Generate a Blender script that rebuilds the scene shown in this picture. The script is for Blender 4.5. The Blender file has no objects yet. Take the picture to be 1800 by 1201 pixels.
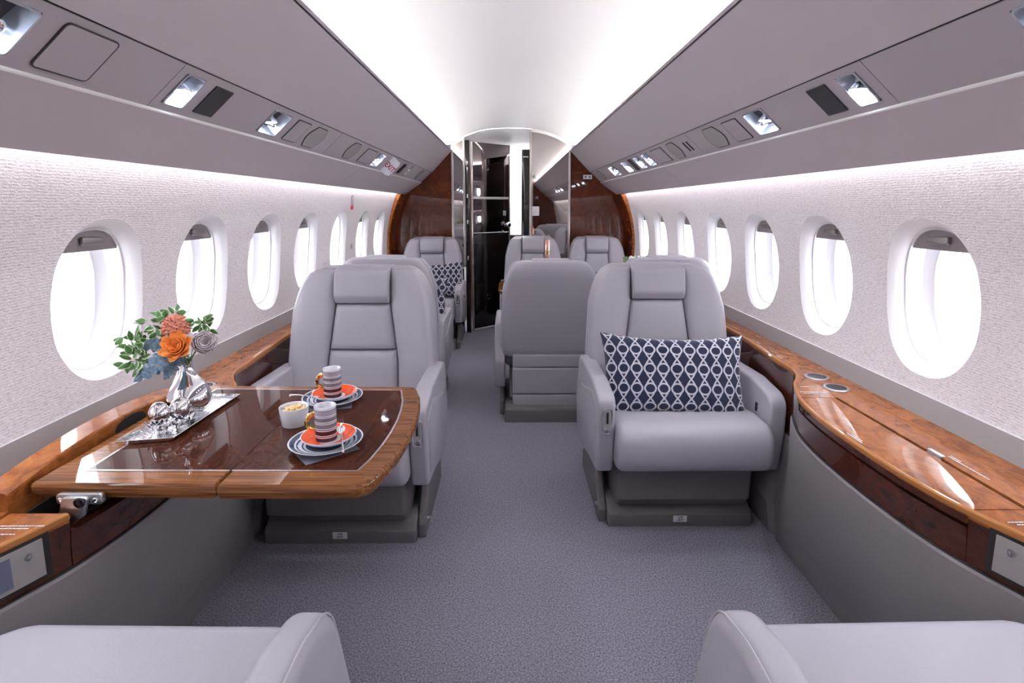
import bpy, bmesh, math, random
from math import sin, cos, pi, radians as R, sqrt
from mathutils import Vector as V, Matrix as MX
random.seed(7)
SC = bpy.context.scene
C = SC.collection

# ------------------------------------------------------------------ materials
def mat(name, col, rough=.5, metal=0, coat=0, emit=None, estr=0, spec=.5, sheen=0):
    m = bpy.data.materials.new(name); m.use_nodes = True
    b = m.node_tree.nodes['Principled BSDF']
    b.inputs['Base Color'].default_value = (*col, 1); b.inputs['Roughness'].default_value = rough
    b.inputs['Metallic'].default_value = metal; b.inputs['Coat Weight'].default_value = coat
    b.inputs['Coat Roughness'].default_value = .03
    b.inputs['Specular IOR Level'].default_value = 0 if coat >= .8 and spec == .5 else spec
    b.inputs['Sheen Weight'].default_value = sheen
    if emit: b.inputs['Emission Color'].default_value = (*emit, 1); b.inputs['Emission Strength'].default_value = estr
    return m
def nd(m, t, **k):
    n = m.node_tree.nodes.new(t)
    for a, v in k.items():
        if a in n.inputs: n.inputs[a].default_value = v
        else: setattr(n, a, v)
    return n
def lk(m, a, b): m.node_tree.links.new(a, b)
def bsdf(m): return m.node_tree.nodes['Principled BSDF']
def coords(m, scale=(1,1,1), rot=(0,0,0), kind='Object'):
    tc = nd(m, 'ShaderNodeTexCoord'); mp = nd(m, 'ShaderNodeMapping')
    mp.inputs['Scale'].default_value = scale; mp.inputs['Rotation'].default_value = rot
    lk(m, tc.outputs[kind], mp.inputs['Vector']); return mp.outputs['Vector']
def ramp(m, fac, stops):
    r = nd(m, 'ShaderNodeValToRGB'); e = r.color_ramp.elements
    while len(e) < len(stops): e.new(.5)
    for i, (p, c) in enumerate(stops): e[i].position = p; e[i].color = (*c, 1)
    lk(m, fac, r.inputs['Fac']); return r.outputs['Color']
def bump(m, h, strength, dist=.002):
    b = nd(m, 'ShaderNodeBump'); b.inputs['Strength'].default_value = strength; b.inputs['Distance'].default_value = dist
    lk(m, h, b.inputs['Height']); lk(m, b.outputs['Normal'], bsdf(m).inputs['Normal'])
def leather(name, col, rough=.42):
    m = mat(name, col, rough, spec=.4)
    n = nd(m, 'ShaderNodeTexNoise', Scale=260., Detail=2.); lk(m, coords(m), n.inputs['Vector'])
    n2 = nd(m, 'ShaderNodeTexNoise', Scale=7., Detail=2.); lk(m, coords(m), n2.inputs['Vector'])
    ad = nd(m, 'ShaderNodeMath', operation='MULTIPLY_ADD'); lk(m, n2.outputs['Fac'], ad.inputs[0]); ad.inputs[1].default_value = 5; lk(m, n.outputs['Fac'], ad.inputs[2])
    bump(m, ad.outputs[0], .12, .002); return m
def burl(name, dark, mid, light, scale=14, coat=1., rough=.25):
    m = mat(name, mid, rough, coat=coat)
    v = coords(m, (1, .6, 1))
    n = nd(m, 'ShaderNodeTexNoise', Scale=scale, Detail=12., Roughness=.72, Distortion=1.0); lk(m, v, n.inputs['Vector'])
    lk(m, ramp(m, n.outputs['Fac'], [(.28, dark), (.5, mid), (.74, light)]), bsdf(m).inputs['Base Color'])
    if name == 'table_burl': bsdf(m).inputs['Coat Weight'].default_value = .5
    return m
def grain(name, dark, light, rot=(0,0,0), coat=.8):
    m = mat(name, light, .3, coat=coat)
    v = coords(m, (6, 230, 230), rot)
    n = nd(m, 'ShaderNodeTexNoise', Scale=1., Detail=4., Distortion=.4); lk(m, v, n.inputs['Vector'])
    lk(m, ramp(m, n.outputs['Fac'], [(.35, dark), (.62, light)]), bsdf(m).inputs['Base Color']); return m
M = {}
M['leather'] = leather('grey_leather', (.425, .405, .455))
M['leather_low'] = leather('shaded_taupe_leather', (.165, .150, .158), .5)  # taupe of the lower parts, with their shadow darkened into the base colour
M['console_leather'] = leather('console_leather', (.235, .215, .23), .5)
M['dado'] = mat('dado_leather', (.27, .245, .25), .5)
M['panel'] = mat('bin_panel', (.45, .405, .44), .55)
M['strip'] = mat('strip_panel', (.38, .345, .375), .5)
M['seam'] = mat('dark_seam', (.03, .025, .03), .6)
M['stitch'] = mat('piping', (.52, .50, .53), .5)
M['white'] = mat('ceiling_white', (.90, .90, .92), .5)
M['cream'] = mat('trim_white', (.78, .77, .76), .4)
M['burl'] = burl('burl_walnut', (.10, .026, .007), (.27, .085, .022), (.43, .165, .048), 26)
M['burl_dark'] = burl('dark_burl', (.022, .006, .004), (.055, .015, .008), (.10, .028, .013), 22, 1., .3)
M['burl_table'] = burl('table_burl', (.032, .008, .004), (.050, .013, .006), (.074, .021, .009), 18, 1., .3)
M['burl_edge'] = mat('orange_edge', (.36, .145, .042), .3, coat=.8)
M['grain'] = grain('walnut_grain', (.10, .034, .011), (.27, .108, .036))
M['grain_side'] = grain('walnut_grain_side', (.09, .033, .014), (.24, .105, .042), (0, 0, pi/2))
M['bulk'] = burl('bulkhead_veneer', (.03, .006, .002), (.080, .018, .006), (.14, .036, .012), 12, .8, .3)
M['inlay'] = mat('inlay_metal', (.85, .80, .82), .25, 1)
M['handle'] = mat('dark_pewter', (.22, .20, .20), .3, .7)
M['chrome'] = mat('chrome', (.85, .85, .88), .06, 1)
M['steel'] = mat('brushed_steel', (.6, .6, .62), .28, 1)
M['pewter'] = mat('pewter_trim', (.62, .58, .55), .3, .8)
M['mirror'] = mat('smoked_mirror', (.50, .47, .45), .02, 1)
M['black_gloss'] = mat('black_gloss', (.012, .008, .008), .06, coat=1)
M['mirror_dark'] = mat('dark_mirror', (.20, .17, .17), .03, 1)
M['black'] = mat('black_panel', (.01, .01, .016), .35)
M['hole'] = mat('dark_cavity', (.012, .008, .008), .8)
M['porcelain'] = mat('porcelain', (.80, .80, .86), .12, coat=.6)
M['orange'] = mat('orange_glaze', (.85, .10, .02), .12, coat=.8)
M['navy_gl'] = mat('navy_glaze', (.035, .05, .095), .12, coat=.8)
M['grey_gl'] = mat('grey_glaze', (.19, .18, .22), .12, coat=.8)
M['plum_gl'] = mat('plum_glaze', (.05, .02, .03), .12, coat=.8)
M['lilac_gl'] = mat('lilac_glaze', (.38, .36, .43), .12, coat=.8)
M['gold'] = mat('gold', (.85, .60, .20), .12, 1)
M['slate'] = mat('slate_napkin', (.09, .09, .12), .8)
M['nut'] = mat('nut', (.80, .56, .27), .5)
M['screen'] = mat('screen', (.13, .14, .22), .1, coat=.5)
M['print'] = mat('white_print', (.8, .78, .78), .5)
M['print_black'] = mat('black_print', (.02, .02, .02), .5)
M['red'] = mat('exit_red', (.32, .003, .015), .6)
M['sign'] = mat('sign_white', (.75, .74, .80), .35)
M['frame'] = mat('window_frame', (.72, .71, .74), .35)
M['shade'] = mat('shade_grey', (.22, .195, .21), .5)
M['bezel'] = mat('bezel_grey', (.40, .38, .37), .35, .3)
M['mesh'] = mat('speaker_mesh', (.30, .285, .29), .7)
M['led'] = mat('led_cove', (1, .97, .93), .5, emit=(1, .955, .90), estr=75)
M['led2'] = mat('led_wash', (1, 1, 1), .5, emit=(1, .97, .98), estr=24)
M['lamp'] = mat('lamp_lens', (1, 1, 1), .3, emit=(.82, .90, 1), estr=30)
M['pan'] = mat('lamp_pan', (.62, .64, .70), .22, .6)
M['rosebottle'] = mat('rose_gold', (.75, .42, .34), .2, .7)
M['leaf'] = mat('leaf_green', (.10, .24, .07), .5)
M['leaf_rim'] = mat('leaf_pale', (.62, .72, .50), .5)
M['dusty'] = mat('dusty_leaf', (.20, .31, .40), .9)
M['rose'] = mat('orange_rose', (.98, .50, .15), .6)
M['whiterose'] = mat('white_rose', (.96, .90, .92), .6)
M['pinkflower'] = mat('coral_flower', (.92, .48, .36), .6)
M['stem'] = mat('stem', (.10, .2, .06), .6)
M['galley'] = mat('galley_white', (.85, .86, .9), .4)
# carpet
for k_ in ('rose', 'whiterose', 'pinkflower', 'dusty', 'leaf'):
    q_ = M[k_]; tr = nd(q_, 'ShaderNodeBsdfTranslucent'); tr.inputs[0].default_value = bsdf(q_).inputs['Base Color'].default_value; ms = nd(q_, 'ShaderNodeMixShader'); ms.inputs[0].default_value = .5 if 'rose' in k_ else .3
    lk(q_, bsdf(q_).outputs[0], ms.inputs[1]); lk(q_, tr.outputs[0], ms.inputs[2]); lk(q_, ms.outputs[0], q_.node_tree.nodes['Material Output'].inputs[0])
for k_ in ():
    bsdf(M[k_]).inputs['Subsurface Weight'].default_value = .6; bsdf(M[k_]).inputs['Subsurface Radius'].default_value = (1, .8, .7); bsdf(M[k_]).inputs['Subsurface Scale'].default_value = .01
m = M['carpet'] = mat('carpet', (.2, .2, .23), .95, sheen=.3, spec=.1)
n = nd(m, 'ShaderNodeTexNoise', Scale=190., Detail=3., Roughness=.7); lk(m, coords(m), n.inputs['Vector'])
n2 = nd(m, 'ShaderNodeTexNoise', Scale=2.2, Detail=2.); lk(m, coords(m), n2.inputs['Vector'])
cr = ramp(m, n.outputs['Fac'], [(.36, (.108, .098, .132)), (.64, (.39, .365, .455))])
lk(m, cr, bsdf(m).inputs['Base Color']); bump(m, n.outputs['Fac'], .9, .004)
# wall fabric: horizontal ribs along y
m = M['fabric'] = mat('wall_fabric', (.7, .7, .7), .9, spec=.15)
n = nd(m, 'ShaderNodeTexNoise', Scale=1., Detail=3., Roughness=.6, Distortion=.3); lk(m, coords(m, (90, 90, 260)), n.inputs['Vector'])
n3 = nd(m, 'ShaderNodeTexNoise', Scale=420., Detail=1.); lk(m, coords(m), n3.inputs['Vector'])
sx = nd(m, 'ShaderNodeSeparateXYZ'); lk(m, coords(m), sx.inputs[0])
wv = nd(m, 'ShaderNodeMath', operation='MULTIPLY_ADD'); lk(m, sx.outputs[2], wv.inputs[0]); wv.inputs[1].default_value = 2*pi/.0068
n5 = nd(m, 'ShaderNodeTexNoise', Scale=22., Detail=3.); lk(m, coords(m), n5.inputs['Vector'])
w5 = nd(m, 'ShaderNodeMath', operation='MULTIPLY'); lk(m, n5.outputs['Fac'], w5.inputs[0]); w5.inputs[1].default_value = 5; lk(m, w5.outputs[0], wv.inputs[2])
sn = nd(m, 'ShaderNodeMath', operation='SINE'); lk(m, wv.outputs[0], sn.inputs[0])
m1 = nd(m, 'ShaderNodeMath', operation='MULTIPLY_ADD'); lk(m, sn.outputs[0], m1.inputs[0]); m1.inputs[1].default_value = .075; lk(m, n.outputs['Fac'], m1.inputs[2])
mx = nd(m, 'ShaderNodeMath', operation='MULTIPLY_ADD'); lk(m, n3.outputs['Fac'], mx.inputs[0]); mx.inputs[1].default_value = .45; lk(m, m1.outputs[0], mx.inputs[2])
lk(m, ramp(m, mx.outputs[0], [(.42, (.44, .405, .43)), (.68, (.66, .62, .65)), (.95, (.76, .72, .75))]), bsdf(m).inputs['Base Color'])
bump(m, mx.outputs[0], .35, .003)
# hammered tray
m = M['tray'] = mat('hammered_silver', (.80, .82, .84), .12, 1)
n = nd(m, 'ShaderNodeTexVoronoi', Scale=95.); lk(m, coords(m, (1, 2.2, 1)), n.inputs['Vector']); bump(m, n.outputs['Distance'], .35, .002)
# gold/navy pillow pattern
m = M['pillow'] = mat('pillow_fabric', (.02, .025, .06), .85, sheen=.2, spec=.2)
uv = nd(m, 'ShaderNodeTexCoord'); sp = nd(m, 'ShaderNodeSeparateXYZ'); lk(m, uv.outputs['UV'], sp.inputs[0])
def mth(op, a, b=None, c=None):
    x = nd(m, 'ShaderNodeMath', operation=op)
    for i, q in enumerate((a, b, c)):
        if q is None: continue
        if isinstance(q, (int, float)): x.inputs[i].default_value = q
        else: lk(m, q, x.inputs[i])
    return x.outputs[0]
fx = mth('MULTIPLY', mth('SUBTRACT', mth('FRACT', mth('MULTIPLY', sp.outputs[0], 11)), .5), 70)
fy = mth('MULTIPLY', mth('SUBTRACT', mth('FRACT', mth('MULTIPLY', sp.outputs[1], 4.4)), .5), 113)
dd = mth('SUBTRACT', 56.5, mth('ABSOLUTE', fy))
rr = mth('SQRT', mth('ADD', mth('MULTIPLY', fx, fx), mth('MULTIPLY', fy, fy)))
ring = mth('LESS_THAN', mth('ABSOLUTE', mth('SUBTRACT', rr, 28.5)), 4.6)
xl = mth('LESS_THAN', mth('ABSOLUTE', mth('SUBTRACT', mth('ABSOLUTE', fx), mth('SUBTRACT', mth('MULTIPLY', dd, .76), mth('MULTIPLY', mth('MULTIPLY', dd, dd), .0056)))), 4.8)
xo = mth('MULTIPLY', xl, mth('GREATER_THAN', rr, 28))
lines = mth('MAXIMUM', ring, xo)
mixc = nd(m, 'ShaderNodeMix', data_type='RGBA'); mixc.inputs[6].default_value = (.022, .026, .06, 1); mixc.inputs[7].default_value = (.62, .61, .66, 1)
lk(m, lines, mixc.inputs[0]); lk(m, mixc.outputs[2], bsdf(m).inputs['Base Color'])
m = M['dusty']; n = nd(m, 'ShaderNodeTexNoise', Scale=160., Detail=3.); lk(m, coords(m), n.inputs['Vector']); lk(m, ramp(m, n.outputs['Fac'], [(.35, (.12, .20, .28)), (.65, (.34, .46, .54))]), bsdf(m).inputs['Base Color'])
# window pane
m = M['pane'] = bpy.data.materials.new('acrylic_pane'); m.use_nodes = True
nt = m.node_tree; nt.nodes.clear(); o = nd(m, 'ShaderNodeOutputMaterial'); t = nd(m, 'ShaderNodeBsdfTransparent'); g = nd(m, 'ShaderNodeBsdfGlossy', Roughness=.02)
mx = nd(m, 'ShaderNodeMixShader'); mx.inputs[0].default_value = .06
lk(m, t.outputs[0], mx.inputs[1]); lk(m, g.outputs[0], mx.inputs[2]); lk(m, mx.outputs[0], o.inputs[0])
m = M['glass'] = mat('rose_glass', (.9, .55, .48), .05); bsdf(m).inputs['Transmission Weight'].default_value = .7

# ------------------------------------------------------------------ object helpers
def obj(name, bm, mats, parent=None, loc=None, smooth=35, label=None):
    me = bpy.data.meshes.new(name)
    bmesh.ops.remove_doubles(bm, verts=bm.verts, dist=1e-6)
    bmesh.ops.recalc_face_normals(bm, faces=bm.faces)
    bm.to_mesh(me); bm.free()
    for q in (mats if isinstance(mats, (list, tuple)) else [mats]): me.materials.append(M[q] if isinstance(q, str) else q)
    if smooth:
        me.polygons.foreach_set('use_smooth', [True]*len(me.polygons)); me.set_sharp_from_angle(angle=R(smooth))
    o = bpy.data.objects.new(name, me); C.objects.link(o)
    if parent: o.parent = parent
    if loc: o.location = loc
    if label: o['label'] = label
    return o
def tag(o, label, cat, group=None, kind=None):
    o['label'] = label; o['category'] = cat
    if group: o['group'] = group
    if kind: o['kind'] = kind
    return o
def thing(name, label, cat, loc=(0,0,0), rz=0, group=None, kind=None):
    o = bpy.data.objects.new(name, None); C.objects.link(o); o.empty_display_size = .05
    o.location = loc; o.rotation_euler = (0, 0, rz)
    return tag(o, label, cat, group, kind)
def copy_tree(o, parent=None):
    c = o.copy(); C.objects.link(c); c.parent = parent
    for ch in [x for x in C.objects if x.parent == o]: copy_tree(ch, c)
    return c
def dup(o, loc, rz, label, sc=(.872, 1, .98)):
    c = copy_tree(o); c.location = loc; c.rotation_euler = (0, 0, rz); c.scale = sc; c['label'] = label; return c
def struct(name, bm, mats, label=None, smooth=35):
    o = obj(name, bm, mats, smooth=smooth); o['kind'] = 'structure'
    if label: o['label'] = label
    return o
def box(bm, x0, x1, y0, y1, z0, z1, bev=0, mi=0, seg=2, mx=None):
    r = bmesh.ops.create_cube(bm, size=1); vs = r['verts']
    for v in vs: v.co = V(((x0+x1)/2+v.co.x*(x1-x0), (y0+y1)/2+v.co.y*(y1-y0), (z0+z1)/2+v.co.z*(z1-z0)))
    fs = {f for v in vs for f in v.link_faces}
    for f in fs: f.material_index = mi
    if bev:
        es = {e for v in vs for e in v.link_edges}
        q = bmesh.ops.bevel(bm, geom=list(es), offset=bev, segments=seg, affect='EDGES', profile=.5)
        vs = list({v for f in q['faces'] for v in f.verts} | {v for v in vs if v.is_valid})
        for f in q['faces']: f.material_index = mi
    if mx:
        for v in vs: v.co = mx @ v.co
    return vs
def NB(): return bmesh.new()
def B(*a, **k): bm = NB(); box(bm, *a, **k); return bm
def loft(bm, rings, closed=True, cap0=True, cap1=True, mi=0):
    vr = [[bm.verts.new(p) for p in r] for r in rings]; n = len(rings[0])
    for a, b in zip(vr, vr[1:]):
        for i in range(n if closed else n-1):
            j = (i+1) % n
            try: f = bm.faces.new((a[i], a[j], b[j], b[i])); f.material_index = mi
            except ValueError: pass
    for c, r in ((cap0, vr[0]), (cap1, vr[-1])):
        if c:
            f = bm.faces.new(r); f.material_index = mi
    return vr
def fillet(pts, r, n=5):
    """round the corners of a 2-D polygon; r a number or one per corner"""
    out = []; N = len(pts)
    for i in range(N):
        p = V(pts[i]); a = V(pts[i-1]); b = V(pts[(i+1) % N]); ri = r[i] if isinstance(r, (list, tuple)) else r
        if ri <= 0: out.append(tuple(p)); continue
        da = (a-p); db = (b-p); la, lb = da.length, db.length; da.normalize(); db.normalize()
        ang = da.angle(db); d = min(ri/math.tan(ang/2), la*.49, lb*.49)
        s = p+da*d; e = p+db*d
        for k in range(n+1):
            t = k/n; out.append(tuple(s*(1-t)**2 + p*2*t*(1-t) + e*t*t))
    return out
def inset(pts, d):
    out = []; N = len(pts)
    A = sum(pts[i][0]*pts[(i+1) % N][1]-pts[(i+1) % N][0]*pts[i][1] for i in range(N))
    sg = 1 if A > 0 else -1
    for i in range(N):
        t = V(pts[(i+1) % N])-V(pts[i-1])
        if t.length < 1e-9: out.append(pts[i]); continue
        t.normalize(); out.append((pts[i][0]-t.y*sg*d, pts[i][1]+t.x*sg*d))
    return out
def slab(bm, sec, a0, a1, r, f, n=4, mi=0):
    """extrude section from a0 to a1 with rounded rims; f(p, a) -> xyz"""
    rings = []
    for k in range(n+1):
        t = (1-k/n)*pi/2; rings.append((inset(sec, r*(1-cos(t))), a0+r*(1-sin(t))))
    for k in range(n+1):
        t = (k/n)*pi/2; rings.append((inset(sec, r*(1-cos(t))), a1-r*(1-sin(t))))
    return loft(bm, [[f(p, a) for p in s] for s, a in rings], mi=mi)
FX = lambda p, a: (a, p[0], p[1])
FY = lambda p, a: (p[0], a, p[1])
FZ = lambda p, a: (p[0], p[1], a)
def sprof(prof, n=4):
    out = []; P_ = [prof[0]]+list(prof)+[prof[-1]]
    for i in range(1, len(P_)-2):
        p0, p1, p2, p3 = [V(q) for q in P_[i-1:i+3]]
        for k in range(n):
            t = k/n; q = .5*((2*p1)+(p2-p0)*t+(2*p0-5*p1+4*p2-p3)*t*t+(3*p1-p0-3*p2+p3)*t**3); out.append((max(q.x, .0001), q.y))
    return out+[tuple(prof[-1])]
def lathe(bm, prof, cx=0, cy=0, n=40, mis=None, caps=False):
    rings = [[(cx+r*cos(2*pi*i/n), cy+r*sin(2*pi*i/n), z) for i in range(n)] for r, z in prof]
    for k in range(len(rings)-1):
        loft(bm, rings[k:k+2], cap0=False, cap1=False, mi=mis[k] if mis else 0)
    if prof[0][0] > 1e-5 and caps: loft(bm, [rings[0], [(cx, cy, prof[0][1])]*n], cap0=False, cap1=False)
def tube(bm, pts, r, n=8, mi=0):
    pts = [V(p) for p in pts]; rings = []
    for i, p in enumerate(pts):
        t = (pts[min(i+1, len(pts)-1)]-pts[max(i-1, 0)]).normalized()
        u = t.cross(V((0, 0, 1)) if abs(t.z) < .9 else V((1, 0, 0))).normalized(); w = t.cross(u)
        rr = r(i/(len(pts)-1)) if callable(r) else r
        rings.append([p+(u*cos(2*pi*k/n)+w*sin(2*pi*k/n))*rr for k in range(n)])
    loft(bm, rings, mi=mi)
def se(a, b, n, N=48, ph=0):
    out = []
    for i in range(N):
        t = 2*pi*i/N+ph; c, s = cos(t), sin(t)
        out.append((a*math.copysign(abs(c)**(2/n), c), b*math.copysign(abs(s)**(2/n), s)))
    return out
def interp(tab, x):
    if x <= tab[0][0]: return tab[0][1]
    for (a, fa), (b, fb) in zip(tab, tab[1:]):
        if x <= b: t = (x-a)/(b-a); t = t*t*(3-2*t)*.4+t*.6; return fa+(fb-fa)*t
    return tab[-1][1]
def text_mesh(s, size, name='text'):
    c = bpy.data.curves.new(name, 'FONT'); c.body = s; c.offset = size*.022; c.size = size; c.align_x = 'CENTER'; c.align_y = 'CENTER'; c.extrude = .0004
    o = bpy.data.objects.new(name, c); C.objects.link(o)
    dg = bpy.context.evaluated_depsgraph_get(); me = bpy.data.meshes.new_from_object(o.evaluated_get(dg))
    bpy.data.objects.remove(o); bm = NB(); bm.from_mesh(me); return bm
def dashes(bm, x, y, w, z, n=9, h=.0022, mx=None, mi=0):
    """a row of minute illegible placard print along x"""
    k = x
    while k < x+w:
        d = random.uniform(.003, .008); box(bm, k, min(k+d, x+w), y-h/2, y+h/2, z, z+.0006, mx=mx, mi=mi); k += d+.0016

# ------------------------------------------------------------------ cabin shell
Y0, YB = -2.3, 5.2
WX = [(.45, 1.10), (.60, 1.115), (.67, 1.128), (.72, 1.145), (.80, 1.155), (.9, 1.158), (1.0, 1.152), (1.1, 1.137), (1.2, 1.112), (1.3, 1.080), (1.38, 1.050), (1.46, 1.010), (1.6, .92), (1.75, .78), (1.9, .55)]
def wx(z):
    for (a, fa), (b, fb) in zip(WX, WX[1:]):
        if z <= b: return fa+(fb-fa)*(z-a)/(b-a)
    return WX[-1][1]
WIN = [-.04, .46, .96, 1.46, 1.96, 2.46, 2.96, 3.525, 4.10, 4.63]
ZC, HZ, HY = .995, .222, .166         # window centre, half sizes of the flared rim
def wall(side, name, label):
    bm = NB(); s = side
    zb, zt = .726, 1.46
    def grid(z0, z1, nz, mi, inset_=0):
        for k in range(nz):
            a, b = z0+(z1-z0)*k/nz, z0+(z1-z0)*(k+1)/nz
            ys = [Y0, YB]
            v = [bm.verts.new(p) for p in ((s*(wx(a)-inset_), ys[0], a), (s*(wx(a)-inset_), ys[1], a), (s*(wx(b)-inset_), ys[1], b), (s*(wx(b)-inset_), ys[0], b))]
            f = bm.faces.new(v); f.material_index = mi
    grid(.45, .7265, 6, 1, .006); 
    # dado ledge (thin rounded lip between leather and fabric)
    box(bm, 1.1425 if s > 0 else -1.16, -1.1425 if s < 0 else 1.16, Y0, YB, .7195, .7225, mi=2)
    # fabric cells
    edges = [Y0]+[(a+b)/2 for a, b in zip(WIN, WIN[1:])]+[YB]
    for i, yc in enumerate(WIN):
        ya, yb = edges[i], edges[i+1]
        N = 64; oval = se(HY, HZ, 2.35, N, pi/N)
        rect = []
        for (dy, dz) in oval:
            ty = ((yb-yc) if dy > 0 else (yc-ya)); tz = ((zt-ZC) if dz > 0 else (ZC-zb))
            k = min(ty/max(abs(dy), 1e-6), tz/max(abs(dz), 1e-6)); rect.append((dy*k, dz*k))
        corners = [(yb-yc, zt-ZC), (ya-yc, zt-ZC), (ya-yc, zb-ZC), (yb-yc, zb-ZC)]
        for c in corners:
            j = min(range(N), key=lambda q: (rect[q][0]-c[0])**2+(rect[q][1]-c[1])**2); rect[j] = c
        rings = []
        for k in range(11):
            t = k/10; ring = []
            for (a, b), (p, q) in zip(rect, oval):
                y = yc+a*(1-t)+p*t; z = ZC+b*(1-t)+q*t; ring.append((s*wx(z), y, z))
            rings.append(ring)
        loft(bm, rings, cap0=False, cap1=False)
    o = struct(name, bm, ['fabric', 'dado', 'seam'], label, smooth=60); return o
wall(-1, 'wall_left', 'left cabin sidewall in pale woven fabric with grey leather dado')
wall(1, 'wall_right', 'right cabin sidewall in pale woven fabric with grey leather dado')
def window(side, i, yc, num):
    s = side
    w = thing('window_%d' % num, '', 'window', (s*wx(ZC), yc, ZC)); del w['category']; del w['label']; w['kind'] = 'structure'
    X0 = wx(ZC)
    def ring(a, b, dx, n=2.35, dz=0):
        out = []
        for (p, q) in se(a, b, n, 64, pi/64):
            out.append((s*(wx(ZC+q+dz)-X0+dx), p, q+dz))
        return out
    bm = NB()
    loft(bm, [ring(HY, HZ, 0), ring(HY-.004, HZ-.005, .004), ring(HY-.012, HZ-.014, .014), ring(HY-.018, HZ-.022, .026), ring(HY-.021, HZ-.026, .038)], cap0=False, cap1=False)
    obj('reveal', bm, 'fabric' if False else 'frame', w, smooth=60)
    bm = NB()
    loft(bm, [ring(HY-.021, HZ-.026, .038), ring(HY-.026, HZ-.031, .040), ring(HY-.026, HZ-.031, .052), ring(HY-.014, HZ-.020, .056), ring(HY-.014, HZ-.020, .10), ring(HY-.040, HZ-.046, .115), ring(HY-.044, HZ-.050, .113), ring(HY-.052, HZ-.058, .125), ring(HY-.056, HZ-.062, .160)], cap0=False, cap1=False)
    obj('window_frame', bm, 'frame', w, smooth=40)
    bm = NB(); loft(bm, [ring(HY-.054, HZ-.060, .128), ring(HY-.054, HZ-.060, .133)]); obj('pane', bm, 'pane', w)
    # pull down shade, only its top part showing
    bm = NB(); oval = [p for p in se(HY-.017, HZ-.022, 2.35, 128) ]
    zc = HZ-.088
    if not (s < 0 and i == 7):
        pts = [(p, q) for p, q in oval if q > zc]
        pts.sort(key=lambda t: t[0]); zl = zc
        loft(bm, [[(s*(wx(ZC+q)-X0+d), p, q) for p, q in pts] + [(s*(wx(ZC+zl)-X0+d), p, zl) for p, q in reversed(pts)] for d in (.046, .050)])
        sh = obj('shade', bm, 'shade', w)
        bm = NB(); sec = fillet([(-.036, -.010), (.036, -.010), (.036, .008), (-.036, .012)], .006)
        dx = wx(ZC+HZ-.055)-X0
        slab(bm, sec, 0, .012, .003, lambda p, a: (s*(dx+.046-a), p[0], HZ-.060+p[1]))
        obj('shade_handle', bm, 'handle', sh)
    return w
for i, yc in enumerate(WIN):
    window(-1, i, yc, i+1); window(1, i, yc, i+1+len(WIN))

# floor
struct('floor', B(-1.25, 1.25, Y0, 7.2, -.05, 0), 'carpet', 'lavender grey cut pile carpet along the cabin')
# lower walls hidden behind the consoles keep daylight out
for s, nm in ((-1, 'trim_1'), (1, 'trim_2')):
    bm = NB(); pr = [(1.10, .46), (1.17, .30), (1.2, -.05), (1.3, -.05), (1.3, .46)]
    loft(bm, [[(s*x, y, z) for x, z in pr] for y in (Y0, 7.2)]); struct(nm, bm, 'leather_low')
# ceiling
def cz(x): return 1.985-.150*min(1, abs(x)/.575)**2.8-max(0, abs(x)-.575)*.10
bm = NB(); xs = [-.68+1.36*i/40 for i in range(41)]
loft(bm, [[(x, y, cz(x)) for x in xs] for y in (Y0, YB)], closed=False, cap0=False, cap1=False)
struct('ceiling', bm, 'white', 'smooth white vaulted ceiling with lit coves', smooth=60)

# ------------------------------------------------------------------ overhead bins
EX = V((.735, 0, -.676))
def frame_mx(s, y):
    if s > 0: ex, ey, ez = V((0, 1, 0)), V((.735, 0, -.676)), V((-.676, 0, -.735))
    else: ex, ey, ez = V((0, -1, 0)), V((-.735, 0, -.676)), V((.676, 0, -.735))
    m = MX.Identity(4)
    for i, e in enumerate((ex, ey, ez)): m[0][i], m[1][i], m[2][i] = e
    m.translation = V((s*.81, y, 1.5245)); return m
def put(o, s, y): o.matrix_world = frame_mx(s, y)
SW = .068   # half width of strip
lamps = {-1: [(.865, .056, 1, .1), (1.353, .041, 1, 0), (1.859, .070, .35, 1), (3.287, .080, .5, 1), (4.27, .050, 0, 1)],
         1: [(.845, .055, 1, 0), (1.321, .039, 1, 0), (1.816, .070, 1, 1), (3.238, .072, .3, 1), (3.449, .070, .3, 1), (3.815, .075, 1, 0), (4.27, .12, .5, 1)]}
segs = {-1: [Y0, 1.285, 2.45, YB], 1: [Y0, 1.245, 2.45, YB]}
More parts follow.
